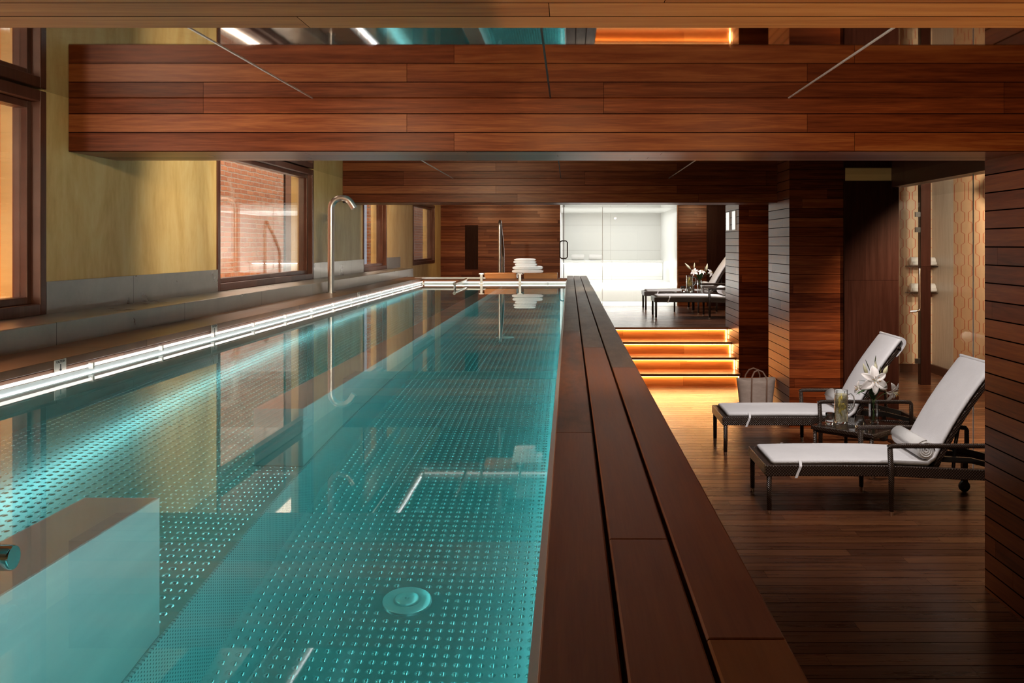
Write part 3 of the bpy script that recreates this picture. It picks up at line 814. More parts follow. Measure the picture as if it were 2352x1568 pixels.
# shower spout
P = [(-2.25, 9.12, 1.548), (-2.25, 9.12, 2.34)]
P += [(-2.148 - 0.102 * math.cos(R(a)), 9.12, 2.34 + 0.102 * math.sin(R(a))) for a in range(12, 150, 12)]
e = P[-1]; P.append((e[0] + 0.035, 9.12, e[2] - 0.055))
sp = MB().tube(P, 0.0305, BRUSH_STEEL, 22, up=(0, 1, 0)).build('shower_spout', None, 'tall brushed steel swan neck water spout by the window', 'spout')
MB().tube([(-2.135, 9.12, 2.408), (-2.128, 9.12, 2.395)], 0.008, DARKMETAL, 10).build('screw', sp)
MB().lathe([(0.030, 0.0), (0.045, 0.0), (0.045, 0.008), (0.031, 0.010)], BRUSH_STEEL, (-2.25, 9.12, 1.548), 24).build('base_ring', sp)

# caution plates on the fascia
def text(body, size, loc, rot, mat, parent, name='lettering'):
    c = bpy.data.curves.new(name, 'FONT'); c.body = body; c.size = size; c.align_x = 'CENTER'; c.align_y = 'CENTER'; c.extrude = 0.0004
    c.materials.append(mat)
    t = bpy.data.objects.new('tmp', c); COL.objects.link(t)
    bpy.context.view_layer.update()
    me = bpy.data.meshes.new_from_object(t.evaluated_get(bpy.context.evaluated_depsgraph_get()))
    bpy.data.objects.remove(t)
    if not me.materials: me.materials.append(mat)
    o = bpy.data.objects.new(name, me); COL.objects.link(o); o.location = loc; o.rotation_euler = rot; o.parent = parent
    return o
for k, (y, where) in enumerate(((3.83, 'nearest the camera'), (5.49, 'below the large window'), (9.25, 'beside the water spout'))):
    s = MB().box(-2.0195, -2.0165, y - 0.043, y + 0.043, 1.492, 1.546, SIGNM)
    s = s.build('caution_sign', None, 'small grey caution plate on the wood edge, %s' % where, 'sign', 'caution plates along the pool edge')
    text('CAUTION', 0.0145, (-2.0160, y, 1.5375), (R(90), 0, R(90)), INK, s)
    a = MB().box(-2.0168, -2.0158, y - 0.004, y + 0.004, 1.505, 1.528, INK)
    a.add([(-2.0158, y - 0.010, 1.508), (-2.0158, y + 0.010, 1.508), (-2.0158, y, 1.496)], [(0, 2, 1)], INK)
    a.build('arrow', s)

# ------------------------------------------------------------------ steps
NY = [13.57, 13.93, 14.29, 14.65]
HZ = [0.188, 0.376, 0.564, 0.751]
st = empty('staircase', (0, 0, 0), 0, 'four wide wooden steps glowing with warm strips', 'steps')
for k in range(4):
    y1 = NY[k + 1] + 0.12 if k < 3 else 14.80
    zb = 0 if k == 0 else HZ[k - 1]
    MB().box(0.252, XCOL - 0.003, NY[k] + 0.11, NY[k] + 0.14, zb - (0.03 if k else 0), HZ[k] - 0.034, W_STEP).build('riser', st)
    MB().box(0.252, XCOL - 0.003, NY[k], min(y1, 14.80), HZ[k] - 0.034, HZ[k], W_STEP if k < 3 else W_FLOOR, W_FASC, W_STEPT if k < 3 else W_FLOOR).build('tread', st, bevel=0.003)
    l = MB().box(0.26, XCOL - 0.03, NY[k] + 0.085, NY[k] + 0.105, HZ[k] - 0.046, HZ[k] - 0.036, LEDW)
    l.box(XCOL - 0.022, XCOL - 0.014, NY[k] + 0.095, NY[k] + 0.105, zb + 0.006, HZ[k] - 0.04, LEDW)
    l.build('light_strip', st)

# ------------------------------------------------------------------ steam room behind glass
x0, x1 = -0.19, 2.225
struct(MB().box(x0 - 0.1, x1 + 0.1, 23.6, 23.7, ZU, ZC, WTILE), 'wall_steam_back', 'white tiled back wall of the steam room', 'wall')
struct(MB().box(x0 - 0.1, x0, YB + 0.2, 23.6, ZU, ZC, WHITE), 'wall_steam_left', 'white side wall of the steam room on the pool side', 'wall')
struct(MB().box(x1, x1 + 0.1, YB + 0.2, 23.6, ZU, ZC, WHITE), 'wall_steam_right', 'white side wall of the steam room behind the lounger deck', 'wall')
struct(MB().box(x0 - 0.1, x1 + 0.1, YB + 0.2, 23.7, ZC, ZC + 0.1, WHITE), 'ceiling_steam', 'white ceiling of the steam room', 'ceiling')
struct(MB().box(x0 - 0.1, x1 + 0.1, YB, 23.7, ZU - 0.2, ZU + 0.001, WHITE), 'floor_steam', 'white floor of the steam room', 'floor')
bn = MB().box(x0 + 0.004, x1 - 0.004, 23.0, 23.59, 1.171, 1.57, WTILE).box(x0 + 0.004, x1 - 0.004, 22.9, 23.59, 1.57, 1.63, WTILE).build('steam_bench', None, 'white tiled bench along the back of the steam room', 'bench', bevel=0.01)
MB().box(x0 + 0.003, x1 - 0.003, 21.3, 23.59, ZU + 0.002, 1.17, WHITE).build('steam_platform', None, 'low bright white platform in front of the steam room bench', 'platform', bevel=0.01)
MB().box(x0 + 0.02, x1 - 0.1, 22.92, 22.96, 1.55, 1.569, emit('led_steam', (1, 0.97, 0.93), 9)).build('light_strip', bn)
for i, x in enumerate((0.2, 0.62)):
    t = MB().tube([(x - 0.16, 23.2, 1.70), (x - 0.14, 23.2, 1.70), (x + 0.14, 23.2, 1.70), (x + 0.16, 23.2, 1.70)], [0.05, 0.068, 0.068, 0.05], TOWEL, 16)
    t.build('rolled_towel', None, ('white rolled towel on the steam room bench nearer its door handle', 'white rolled towel on the steam room bench farther from the handle')[i], 'towel', 'rolled towels on the steam bench')
MB().box(x0 + 0.02, x1 - 0.02, 21.27, 21.295, 1.13, 1.15, emit('glow_platform', (1, 0.97, 0.93), 30)).build('platform_fill', None, 'bright light line added under the edge of the steam room platform', 'light strip')  # glowing strip added to whiten the platform front
gw = empty('steam_room_glass', (0, 0, 0), 0, 'full height glass wall of the white steam room', 'partition', kind='structure')
MB().box(-0.105, 0.672, YB + 0.08, YB + 0.09, ZU, ZC, PGLASS).build('glass_pane', gw, kind='structure')
MB().box(0.680, 2.20, YB + 0.08, YB + 0.09, ZU, ZC, PGLASS).build('glass_pane', gw, kind='structure')
MB().box(0.672, 0.680, YB + 0.08, YB + 0.09, ZU, ZC, RIM).build('joint', gw, kind='structure')
MB().box(2.20, 2.225, YB + 0.02, YB + 0.10, ZU, ZC, W_BENCH).build('side_trim', gw, kind='structure')
MB().box(-0.125, -0.108, YB + 0.06, YB + 0.10, ZU, ZC, DARKMETAL).build('door_edge', gw, kind='structure')
hp = [(-0.118 + sx * 0.075, YB + 0.0, 1.90 + sz) for sx, sz in ((-0.6, 0.18), (0.6, 0.18), (1, 0.15), (1, -0.15), (0.6, -0.18), (-0.6, -0.18), (-1, -0.15), (-1, 0.15), (-0.6, 0.18))]
MB().tube(hp, 0.013, DARKMETAL, 10, up=(0, 1, 0)).build('handle', gw)

# ------------------------------------------------------------------ sun lounger
def bez(p, n=8):
    return p
def lounger():
    root = empty('sun_lounger')
    W = 0.70
    # side rails follow this line (x, z centre)
    path = [(0.0, 0.325), (0.5, 0.325), (0.92, 0.322), (1.30, 0.305), (1.95, 0.275)]
    fr = MB()
    for y in (0.0, W - 0.04):
        fr.sweep([(0, -0.04), (0.04, -0.04), (0.04, 0.04), (0, 0.04)], [((x, y, z), (0, 1, 0), (0, 0, 1)) for x, z in path], RATTAN)
    fr.box(0.0, 0.04, 0.04, W - 0.04, 0.285, 0.365, RATTAN)
    fr.box(1.91, 1.95, 0.04, W - 0.04, 0.238, 0.312, RATTAN)
    fr.sweep([(0.03, 0.018), (W - 0.03, 0.018), (W - 0.03, 0.034), (0.03, 0.034)], [((x, 0, z), (0, 1, 0), (0, 0, 1)) for x, z in [(0.03, 0.325)] + path[1:4]], RATTAN)
    fr.build('frame', root, bevel=0.006)
    for y in (0.022, W - 0.022):
        l = MB().tube([(0.03, y, 0.29), (0.03, y, 0.03)], [0.020, 0.018], WRAP, 12).build('leg', root)
        MB().tube([(0.03, y, 0.035), (0.03, y, 0.0)], 0.0165, CHROME, 12).build('foot_cap', l)
    for s, y in ((0, -0.018), (1, W + 0.018)):
        # arm, front post down to the floor, rear post to the rail
        l = MB().tube([(0.915, y, 0.495), (0.925, y, 0.30), (0.925, y, 0.03)], [0.020, 0.022, 0.018], WRAP, 12).build('leg', root)
        MB().tube([(0.925, y, 0.035), (0.925, y, 0.0)], 0.0165, CHROME, 12).build('foot_cap', l)
        a = MB()
        a.tube([(0.90, y, 0.500), (0.925, y, 0.512), (1.0, y, 0.513), (1.72, y, 0.513), (1.775, y, 0.508), (1.785, y, 0.49), (1.785, y, 0.27)], 0.019, WRAP, 12, up=(0, 1, 0))
        a.build('armrest', root)
    # backrest panel
    ang = R(58); bx, bz = 1.245, 0.345
    ca, sa = math.cos(ang), math.sin(ang)
    def bp(t, off):  # t along the back, off outward (towards rear)
        c = 0.045 * math.sin(math.pi * t / 0.86) * 1.0
        o = off - c * 0.6
        return (bx + ca * t + sa * o, bz + sa * t - ca * o)
    br = MB()
    TS = [0.0, 0.12, 0.25, 0.4, 0.55, 0.7, 0.80]
    for y in (0.045, W - 0.08):
        br.sweep([(0, -0.018), (0.035, -0.018), (0.035, 0.018), (0, 0.018)],
                 [((bp(t, 0.035)[0], y, bp(t, 0.035)[1]), (0, 1, 0), (sa, 0, -ca)) for t in TS], RATTAN)
    br.sweep([(0.08, -0.006), (W - 0.08, -0.006), (W - 0.08, 0.006), (0.08, 0.006)],
             [((bp(t, 0.03)[0], 0, bp(t, 0.03)[1]), (0, 1, 0), (sa, 0, -ca)) for t in TS], RATTAN)
    x, z = bp(0.80, 0.035)
    br.box(x - 0.02, x + 0.02, 0.045, W - 0.045, z - 0.02, z + 0.02, RATTAN)
    br.build('backrest', root, bevel=0.004)
    # prop
    x, z = bp(0.42, 0.05)
    pr = MB()
    for y in (0.12, W - 0.12):
        pr.tube([(x, y, z), (x - 0.04, y, 0.46), (x - 0.05, y, 0.30)], 0.014, DARKMETAL, 10)
    pr.tube([(x + 0.01, 0.10, z), (x + 0.01, W - 0.10, z)], 0.012, DARKMETAL, 10)
    pr.build('prop_bar', root)
    MB().sweep([(0.06, -0.02), (0.10, -0.02), (0.10, 0.02), (0.06, 0.02)], [((bx + 0.02, 0, 0.40), (0, 1, 0), (0, 0, 1)), ((1.55, 0, 0.385), (0, 1, 0), (0, 0, 1)), ((1.90, 0, 0.30), (0, 1, 0), (0, 0, 1))], DARKMETAL).build('support_arm', root)
    MB().sweep([(0.60, -0.02), (0.64, -0.02), (0.64, 0.02), (0.60, 0.02)], [((bx + 0.02, 0, 0.40), (0, 1, 0), (0, 0, 1)), ((1.55, 0, 0.385), (0, 1, 0), (0, 0, 1)), ((1.90, 0, 0.30), (0, 1, 0), (0, 0, 1))], DARKMETAL).build('support_arm', root)
    for y in (0.03, W - 0.03):
        w = MB().tube([(1.745, y - 0.014, 0.045), (1.745, y - 0.011, 0.045), (1.745, y + 0.011, 0.045), (1.745, y + 0.014, 0.045)], [0.038, 0.045, 0.045, 0.038], RUBBER, 20).build('wheel', root)
        MB().tube([(1.745, y - 0.017, 0.045), (1.745, y + 0.017, 0.045)], 0.015, CHROME, 12).build('hub', w)
        f = MB().box(1.725, 1.765, y - 0.024, y - 0.017, 0.035, 0.20, DARKMETAL).box(1.725, 1.765, y + 0.017, y + 0.024, 0.035, 0.20, DARKMETAL).box(1.725, 1.765, y - 0.024, y + 0.024, 0.20, 0.26, DARKMETAL)
        f.build('fork', w)
    # cushion
    cu = MB()
    th = 0.038
    line = [(0.055, 0.362, 0.030), (0.075, 0.360, 0.034), (0.3, 0.360, th), (0.6, 0.362, th), (0.92, 0.360, th), (1.12, 0.350, th), (1.22, 0.345, th)]
    pts = []
    for i, (x, z, h) in enumerate(line):
        pts.append((x, z, h, (0.0, 1.0)))
    for t in (0.06, 0.12, 0.22, 0.34, 0.46, 0.58, 0.70, 0.80, 0.86, 0.885):
        x, z = bp(t, 0.012)
        pts.append((x, z, th if t < 0.87 else 0.03, (-sa, ca)))
    e0, e1 = 0.045, W - 0.045
    prof = []
    m = 4
    for k in range(m + 1):
        a = math.pi * (0.5 + k / m)
        prof.append((e0 + 0.022 + 0.022 * math.cos(a), 0.5 + 0.5 * math.sin(a)))
    for k in range(1, 8):
        prof.append((e0 + 0.022 + (e1 - e0 - 0.044) * k / 8, 0.0))
    for k in range(m + 1):
        a = math.pi * (-0.5 + k / m)
        prof.append((e1 - 0.022 + 0.022 * math.cos(a), 0.5 + 0.5 * math.sin(a)))
    for k in range(1, 8):
        u = k / 8
        prof.append((e1 - 0.022 - (e1 - e0 - 0.044) * u, 1.0 + 0.10 * math.sin(math.pi * u)))
    n = len(prof); V = []
    for i, (x, z, h, (nx, nz)) in enumerate(pts):
        sh = 0.93 if i == 0 else 1.0
        for (a, bq) in prof:
            y = W / 2 + (a - W / 2) * sh
            V.append((x + nx * bq * h, y, z + nz * bq * h))
    Fc = []
    for i in range(len(pts) - 1):
        for k in range(n):
            k2 = (k + 1) % n
            Fc.append((i * n + k, (i + 1) * n + k, (i + 1) * n + k2, i * n + k2))
    Fc.append(tuple(range(n))); Fc.append(tuple((len(pts) - 1) * n + k for k in range(n))[::-1])
    cu.add(V, Fc, CUSHION, True)
    cuo = cu.build('cushion', root)
    # hood of the cushion folded over the top of the back
    poly = [(0.72, 0.056), (0.72, 0.066), (0.80, 0.069), (0.875, 0.062), (0.904, 0.035), (0.908, 0.0), (0.903, -0.026), (0.882, -0.027), (0.880, 0.0), (0.868, 0.030), (0.85, 0.050), (0.80, 0.056)]
    pp = [bp(t, q) for t, q in poly]
    for _ in range(2):
        pp = [w for i in range(len(pp)) for w in ((pp[i][0] * 0.75 + pp[(i + 1) % len(pp)][0] * 0.25, pp[i][1] * 0.75 + pp[(i + 1) % len(pp)][1] * 0.25), (pp[i][0] * 0.25 + pp[(i + 1) % len(pp)][0] * 0.75, pp[i][1] * 0.25 + pp[(i + 1) % len(pp)][1] * 0.75))]
    hb = MB().sweep([(px_, pz_) for px_, pz_ in pp], [((0, yy, 0), (1, 0, 0), (0, 0, 1)) for yy in (e0 + 0.002, e0 + 0.012, e1 - 0.012, e1 - 0.002)], CUSHION, True)
    hb.build('cover_hood', cuo)
    for y in (-0.004, W + 0.004):
        s = -1 if y < 0 else 1
        q = [((0.262, y - s * 0.055, 0.400), (1, 0, 0), (0, 0, 1)), ((0.262, y - s * 0.02, 0.378), (1, 0, 0), (0, 0, 1)), ((0.258, y + s * 0.004, 0.360), (1, 0, 0), (0, s, 0)), ((0.238, y + s * 0.006, 0.315), (1, 0, 0), (0, s, 0)), ((0.222, y + s * 0.008, 0.275), (1, 0, 0), (0, s, 0))]
        MB().sweep([(-0.010, -0.001), (0.010, -0.001), (0.010, 0.001), (-0.010, 0.001)], q, CUSHION).build('tie_strap', cuo)
    return root

G = 'rattan sun loungers with white cushions'
L1 = lounger()
spots = [(1.455, 7.165, 0.0, 'dark rattan sun lounger nearest the camera, half hidden by the column'),
         (1.455, 9.18, 0.0, 'dark rattan sun lounger behind the small table, before the big pier'),
         (1.425, 16.22, ZU, 'dark rattan sun lounger on the upper deck nearest the steps'),
         (1.405, 18.16, ZU, 'dark rattan sun lounger on the upper deck next to the white room')]
for i, (x, y, z, lb) in enumerate(spots):
    o = L1 if i == 0 else copy_tree(L1)
    o.location = (x, y, z); tag(o, lb, 'sun lounger', G)

# rolled towels on the loungers
def roll(x, y0, y1, z, r, label):
    m = MB()
    n = 26
    m.tube([(x, y0, z), (x, y0 + 0.012, z), (x, y1 - 0.012, z), (x, y1, z)], [r * 0.90, r, r, r * 0.9], TOWEL, n)
    # spiral edge on each end
    for ye, s in ((y0, -1), (y1, 1)):
        pts = []
        for k in range(60):
            a = k / 60 * 2 * math.pi * 3.4
            rr = r * 0.88 * (1 - k / 66)
            pts.append((x + rr * math.cos(a), ye + s * 0.002, z + rr * math.sin(a)))
        m.tube(pts, 0.0045, TOWEL, 6, up=(0, 1, 0))
    # loose outer flap
    pts = []
    for k in range(7):
        a = R(-95 + 14 * k) + math.pi
        pts.append(((x + (r + 0.004) * math.cos(a), y0 + 0.003, z + (r + 0.004) * math.sin(a)), (0, 1, 0), (math.cos(a), 0, math.sin(a))))
    m.sweep([(0, -0.004), (y1 - y0 - 0.006, -0.004), (y1 - y0 - 0.006, 0.004), (0, 0.004)], pts, TOWEL, True)
    return m.build('rolled_towel', None, label, 'towel', 'rolled towels on the sun loungers')
roll(2.665, 7.22, 7.80, 0.466, 0.070, 'white rolled towel on the lounger nearest the camera')
roll(2.665, 9.24, 9.82, 0.466, 0.070, 'white rolled towel on the lounger behind the small table')
roll(2.635, 16.28, 16.86, ZU + 0.466, 0.070, 'white rolled towel on the upper deck lounger nearest the steps')
roll(2.615, 18.22, 18.80, ZU + 0.466, 0.070, 'white rolled towel on the upper deck lounger next to the white room')

# ------------------------------------------------------------------ side table
def table():
    r = empty('side_table')
    h = 0.30
    t = MB().box(-h, h, -h, h, 0.352, 0.386, RATTAN)
    t.box(-h + 0.03, h - 0.03, -h + 0.03, -h + 0.05, 0.325, 0.352, RATTAN).box(-h + 0.03, h - 0.03, h - 0.05, h - 0.03, 0.325, 0.352, RATTAN)
    t.box(-h + 0.03, -h + 0.05, -h + 0.05, h - 0.05, 0.325, 0.352, RATTAN).box(h - 0.05, h - 0.03, -h + 0.05, h - 0.05, 0.325, 0.352, RATTAN)
    t.build('table_frame', r, bevel=0.006)
    MB().box(-h + 0.008, h - 0.008, -h + 0.008, h - 0.008, 0.3865, 0.3945, TABLEGLASS).build('glass_top', r)
    for sx in (-1, 1):
        for sy in (-1, 1):
            l = MB().tube([(sx * (h - 0.028), sy * (h - 0.028), 0.352), (sx * (h - 0.028), sy * (h - 0.028), 0.03)], 0.017, WRAP, 12).build('leg', r)
            MB().tube([(sx * (h - 0.028), sy * (h - 0.028), 0.035), (sx * (h - 0.028), sy * (h - 0.028), 0)], 0.0155, CHROME, 12).build('foot_cap', l)
    return r
T1 = table(); T1.location = (2.58, 8.64, 0); T1.rotation_euler = (0, 0, R(45))
tag(T1, 'low dark rattan side table between the two front loungers', 'side table', 'rattan side tables')
T2 = copy_tree(T1); T2.location = (2.30, 17.62, ZU)
tag(T2, 'low dark rattan side table between the upper deck loungers', 'side table', 'rattan side tables')
ZT = 0.3946

# ------------------------------------------------------------------ pitcher, tumblers, vase with lilies
def pitcher():
    r = empty('water_pitcher')
    h = 0.295; R0 = 0.060
    MB().lathe([(0.001, 0.0), (R0 * 0.96, 0.0), (R0, 0.004), (R0, h - 0.004), (R0 - 0.001, h), (R0 - 0.004, h - 0.002), (R0 - 0.004, 0.014), (0.001, 0.014)], CLEAR, n=32).build('glass_jug', r)
    MB().lathe([(0.001, 0.015), (R0 - 0.0055, 0.015), (R0 - 0.0055, 0.255), (0.001, 0.255)], DRINK, n=28).build('lemon_water', r)
    hp = [(R0 - 0.004, 0, 0.25), (R0 + 0.03, 0, 0.262), (R0 + 0.055, 0, 0.235), (R0 + 0.062, 0, 0.19), (R0 + 0.05, 0, 0.145), (R0 + 0.025, 0, 0.115), (R0 - 0.004, 0, 0.108)]
    MB().tube(hp, 0.006, CHROME_GL, 10, up=(0, 1, 0)).build('handle', r)
    rnd = random.Random(3)
    for k in range(8):
        z = 0.085 + 0.021 * k; a = rnd.uniform(0, 6.28); rr = rnd.uniform(0.012, 0.024)
        m = MB().tube([(0, 0, -0.003), (0, 0, 0.003)], 0.031, LEMON, 18)
        m.build('lemon_slice', r, loc=(rr * math.cos(a), rr * math.sin(a) - 0.012, z), rot=(R(rnd.uniform(40, 120)), R(rnd.uniform(-40, 40)), a))
    for k in range(5):
        a = rnd.uniform(0, 6.28); rr = 0.028
        m = MB().box(-0.012, 0.012, -0.012, 0.012, -0.012, 0.012, ICE)
        m.build('ice_cube', r, loc=(rr * math.cos(a), rr * math.sin(a), 0.13 + 0.025 * k), rot=(a, a * 2, a * 3), bevel=0.002)
    return r
CHROME_GL = simple('glass_handle', (0.85, 0.86, 0.86), 0.05, 0.7)
def tumbler():
    m = MB().lathe([(0.001, 0.0), (0.036, 0.0), (0.039, 0.004), (0.041, 0.098), (0.040, 0.100), (0.0385, 0.098), (0.0365, 0.018), (0.001, 0.016)], CLEAR, n=28)
    return m.build('glass_tumbler')

def petal_mesh(m, o, ax, up, length, width, curl, mat, nu=7, nv=4):
    """one petal: o base, ax outward dir, up facing dir"""
    o = Vector(o); ax = Vector(ax).normalized(); up = Vector(up).normalized(); side = ax.cross(up).normalized()
    V = []
    for i in range(nu + 1):
        t = i / nu
        w = width * math.sin(math.pi * min(1, 0.10 + 0.88 * t) ** 0.85)
        if i == nu: w = 0.001
        out = length * (t - 0.16 * curl * t ** 3)
        lift = length * (0.34 * t - 0.52 * curl * t * t)
        for j in range(nv + 1):
            s = (j / nv - 0.5)
            V.append(o + ax * out + up * (lift + 0.5 * w * (abs(s) * 2) ** 1.5 * 0.5) + side * (s * w))
    Fc = []
    for i in range(nu):
        for j in range(nv):
            a = i * (nv + 1) + j
            Fc.append((a, a + 1, a + nv + 2, a + nv + 1))
    m.add(V, Fc, mat, True)

def lily(root, c, facing, size, roll0=0.0, curl=1.0):
    f = Vector(facing).normalized()
    ref = Vector((0, 0, 1)) if abs(f.z) < 0.9 else Vector((1, 0, 0))
    a = (ref - f * ref.dot(f)).normalized(); b = f.cross(a)
    m = MB()
    for k in range(6):
        an = roll0 + k * math.pi / 3
        ax = a * math.cos(an) + b * math.sin(an)
        petal_mesh(m, Vector(c) - f * 0.01, ax + f * (0.10 if k % 2 else 0.0), f, size * (1.0 if k % 2 == 0 else 0.93), size * (0.50 if k % 2 == 0 else 0.36), curl, PETAL)
    fl = m.build('lily_flower', root)
    md = fl.modifiers.new('sol', 'SOLIDIFY'); md.thickness = 0.0012
    s = MB()
    for k in range(6):
        an = roll0 + 0.3 + k * math.pi / 3
        ax = a * math.cos(an) + b * math.sin(an)
        c0 = Vector(c); c1 = c0 + f * size * 0.38 + ax * size * 0.16; c2 = c1 + f * size * 0.08 + ax * size * 0.04
        s.tube([c0, c0 + f * size * 0.25 + ax * size * 0.06, c1], 0.0011, BUD, 5)
        s.tube([c1 - ax * 0.005, c2, c2 + ax * 0.005], 0.0022, STAMEN, 5)
    s.tube([Vector(c), Vector(c) + f * size * 0.5], 0.0016, BUD, 6)
    s.build('stamens', fl)
def bud(root, p0, p1, r):
    p0 = Vector(p0); p1 = Vector(p1)
    rs = [0.15, 0.55, 0.9, 1.0, 0.92, 0.7, 0.4, 0.1]
    MB().tube([p0.lerp(p1, k / 7) for k in range(8)], [r * q for q in rs], BUD, 10).build('lily_bud', root)
def leaf(m, p0, d, length, width, droop):
    p0 = Vector(p0); d = Vector(d).normalized(); side = d.cross(Vector((0, 0, 1))).normalized(); up = side.cross(d)
    V = []; n = 7; width *= 1.35
    for i in range(n + 1):
        t = i / n; w = width * math.sin(math.pi * (0.06 + 0.94 * t)) ** 0.8 if i < n else 0.0005
        c = p0 + d * length * t - Vector((0, 0, 1)) * droop * t * t
        V += [c - side * w / 2, c - up * w * 0.12, c + side * w / 2]
    Fc = []
    for i in range(n):
        a = i * 3
        Fc += [(a, a + 1, a + 4, a + 3), (a + 1, a + 2, a + 5, a + 4)]
    m.add(V, Fc, LEAF, True)

def vase_with_lilies(variant=0):
    r = empty('lily_vase')
    h = 0.205; q = 0.035
    v = MB()
    # square section glass with solid base
    t = 0.005
    v.box(-q, q, -q, q, 0, 0.014, CLEAR)
    v.box(-q, q, -q, -q + t, 0.014, h, CLEAR).box(-q, q, q - t, q, 0.014, h, CLEAR)
    v.box(-q, -q + t, -q + t, q - t, 0.014, h, CLEAR).box(q - t, q, -q + t, q - t, 0.014, h, CLEAR)
    v.build('glass_vase', r, bevel=0.0015)
    if variant == 0:
        flowers = [((-0.012, -0.06, 0.385), (0.0, -1, 0.20), 0.165, 0.0, 0.9), ((0.175, 0.0, 0.275), (0.45, -0.6, -0.25), 0.115, 0.5, 0.7), ((-0.12, 0.05, 0.30), (-0.8, -0.5, 0.1), 0.075, 0.2, 0.6)]
        buds = [((-0.055, 0.0, 0.42), (-0.098, -0.01, 0.535), 0.017), ((0.020, 0.0, 0.44), (0.018, 0.0, 0.555), 0.017), ((0.09, 0.0, 0.425), (0.125, -0.01, 0.515), 0.020)]
        leaves = [((-0.03, -0.01, 0.30), (-0.9, -0.3, 0.12), 0.155, 0.030, 0.06), ((0.02, -0.02, 0.26), (0.7, -0.5, 0.9), 0.15, 0.034, 0.02), ((-0.03, 0, 0.37), (-1, 0, 0.1), 0.12, 0.018, 0.0), ((-0.03, 0, 0.46), (-0.4, 0, 1), 0.12, 0.028, 0.0),
                  ((0.01, 0, 0.52), (0.12, 0, 1), 0.09, 0.022, 0.0), ((0.06, 0, 0.42), (0.02, 0, 1), 0.09, 0.020, 0.0), ((0.0, -0.03, 0.24), (-0.5, -0.6, 0.6), 0.13, 0.035, 0.02), ((-0.04, 0, 0.32), (-1, -0.1, 0.35), 0.13, 0.016, 0.03), ((0.03, 0, 0.30), (0.8, -0.2, 0.6), 0.14, 0.030, 0.0), ((0.0, -0.02, 0.22), (0.1, -0.5, 1), 0.14, 0.036, 0.0)]
        tips = [(-0.012, -0.05, 0.385), (0.17, 0.0, 0.28), (-0.06, 0.0, 0.42), (0.02, 0.0, 0.44), (0.09, 0.0, 0.425)]
    else:
        flowers = [((-0.10, -0.03, 0.36), (-0.5, -0.8, 0.5), 0.10, 0.0, 0.8), ((0.03, -0.04, 0.36), (0.1, -0.5, 0.9), 0.10, 0.3, 0.9), ((0.20, 0.0, 0.34), (0.7, -0.6, 0.3), 0.10, 0.5, 0.8)]
        buds = [((-0.16, 0, 0.40), (-0.27, 0, 0.52), 0.020), ((0.12, 0, 0.38), (0.145, 0, 0.51), 0.022), ((-0.10, 0, 0.42), (-0.09, 0, 0.53), 0.014)]
        leaves = [((0, -0.01, 0.22), (-0.9, -0.3, 0.5), 0.17, 0.035, 0.02), ((0, -0.01, 0.22), (0.8, -0.3, 0.7), 0.17, 0.035, 0.02), ((0, -0.02, 0.22), (0.2, -0.4, 1), 0.15, 0.036, 0), ((0.02, 0, 0.28), (-0.4, -0.3, 1), 0.12, 0.032, 0), ((0.1, 0, 0.34), (-0.05, 0, 1), 0.13, 0.018, 0), ((0.02, 0, 0.26), (1, -0.2, 0.5), 0.16, 0.03, 0)]
        tips = [(-0.10, -0.03, 0.35), (0.03, -0.03, 0.35), (0.19, 0, 0.34), (0.12, 0, 0.38), (-0.16, 0, 0.40)]
    for k, tp in enumerate(tips):
        b0 = Vector((0.014 * math.cos(k * 2.1), 0.014 * math.sin(k * 2.1), 0.018))
        md = Vector((0.010 * math.cos(k * 2.1 + 3), 0.010 * math.sin(k * 2.1 + 3), 0.20))
        MB().tube([b0, md, md.lerp(Vector(tp), 0.5) + Vector((0, 0, 0.02)), Vector(tp)], 0.0032, STEM, 8).build('stem', r)
    leaves = leaves + [((0.0, 0.0, 0.20), (0.35, -0.4, 1.0), 0.16, 0.040, 0.0), ((0.0, 0.0, 0.20), (-0.35, -0.5, 1.0), 0.15, 0.042, 0.0), ((0.0, 0.01, 0.20), (0.6, 0.2, 1.0), 0.17, 0.036, 0.0), ((-0.02, 0.0, 0.21), (-0.9, -0.2, 0.75), 0.15, 0.036, 0.02)]
    for k, a in enumerate(leaves):
        m = MB(); leaf(m, *a); m.build('leaf', r)
    for a in flowers: lily(r, *a)
    for a in buds: bud(r, *a)
    return r

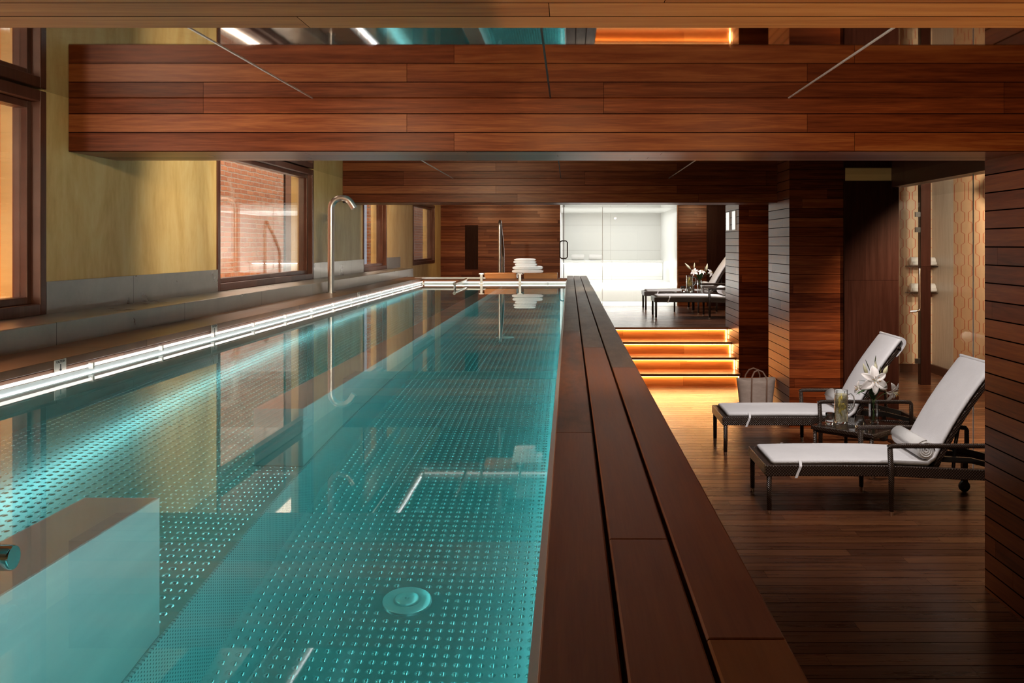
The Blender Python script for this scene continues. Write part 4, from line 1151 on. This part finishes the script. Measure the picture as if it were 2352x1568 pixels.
P1 = pitcher(); P1.location = (2.455, 8.74, ZT)
tag(P1, 'tall glass pitcher of lemon water on the front side table', 'pitcher', 'glass pitchers on the side tables')
P2 = copy_tree(P1); P2.location = (2.20, 17.72, ZU + ZT)
tag(P2, 'glass pitcher on the upper deck side table, seen small', 'pitcher', 'glass pitchers on the side tables')
g1 = tumbler(); g1.location = (2.335, 8.66, ZT)
GL = 'glass tumblers on the side tables'
tag(g1, 'empty glass tumbler left of the pitcher on the front table', 'glass', GL)
for (x, y, z, lb) in ((2.555, 8.52, ZT, 'empty glass tumbler between pitcher and vase on the front table'),
                      (2.075, 17.66, ZU + ZT, 'glass tumbler beside the pitcher on the upper deck table'),
                      (2.17, 17.50, ZU + ZT, 'glass tumbler in front of the pitcher on the upper deck table')):
    g = g1.copy(); COL.objects.link(g); g.location = (x, y, z); tag(g, lb, 'glass', GL)
V1 = vase_with_lilies(0); V1.location = (2.75, 8.74, ZT)
tag(V1, 'clear square glass vase of white lilies on the front side table', 'vase of flowers', 'lily vases')
V2 = vase_with_lilies(1); V2.location = (2.385, 17.72, ZU + ZT)
tag(V2, 'clear glass vase of white lilies on the upper deck side table', 'vase of flowers', 'lily vases')

# ------------------------------------------------------------------ straw bag
bg = empty('straw_bag', (2.175, 11.28, 0), 0.12, 'pale woven straw tote bag with leather straps behind the farther front lounger', 'bag')
n = 40
def bag_pt(a, t, rr=0.0):
    ex = 0.175 + 0.055 * t + rr; ey = 0.10 + 0.03 * t + rr
    c, s = math.cos(a), math.sin(a)
    z = 0.44 * t + (0.020 * (abs(c) ** 2) - 0.01) * t
    return (ex * math.copysign(abs(c) ** 0.8, c), ey * math.copysign(abs(s) ** 0.8, s), z)
m = MB(); V = []; Fc = []
ts = [0, 0.03, 0.3, 0.6, 0.9, 1.0]
rows = [(t, 0.0) for t in ts] + [(t, -0.010) for t in ts[::-1]]
rows[-1] = (0.03, -0.010)
for (t, rr) in rows:
    for k in range(n): V.append(bag_pt(2 * math.pi * k / n, t, rr))
for i in range(len(rows) - 1):
    for k in range(n):
        k2 = (k + 1) % n; Fc.append((i * n + k, i * n + k2, (i + 1) * n + k2, (i + 1) * n + k))
Fc.append(tuple(range(n))[::-1]); Fc.append(tuple((len(rows) - 1) * n + k for k in range(n)))
m.add(V, Fc, BASKET, True); m.build('body', bg)
for s in (-1, 1):
    sgn = s
    y = s * 0.135
    pts = [(-0.09, s * 0.11, 0.02), (-0.09, s * 0.134, 0.43), (-0.085, s * 0.12, 0.47), (-0.05, s * 0.10, 0.53), (0.0, s * 0.09, 0.55), (0.05, s * 0.10, 0.53), (0.085, s * 0.12, 0.47), (0.09, s * 0.134, 0.43), (0.09, s * 0.11, 0.02)]
    MB().tube(pts, 0.009, STRAPLEATHER, 8, up=(0, 1, 0)).build('handle', bg)
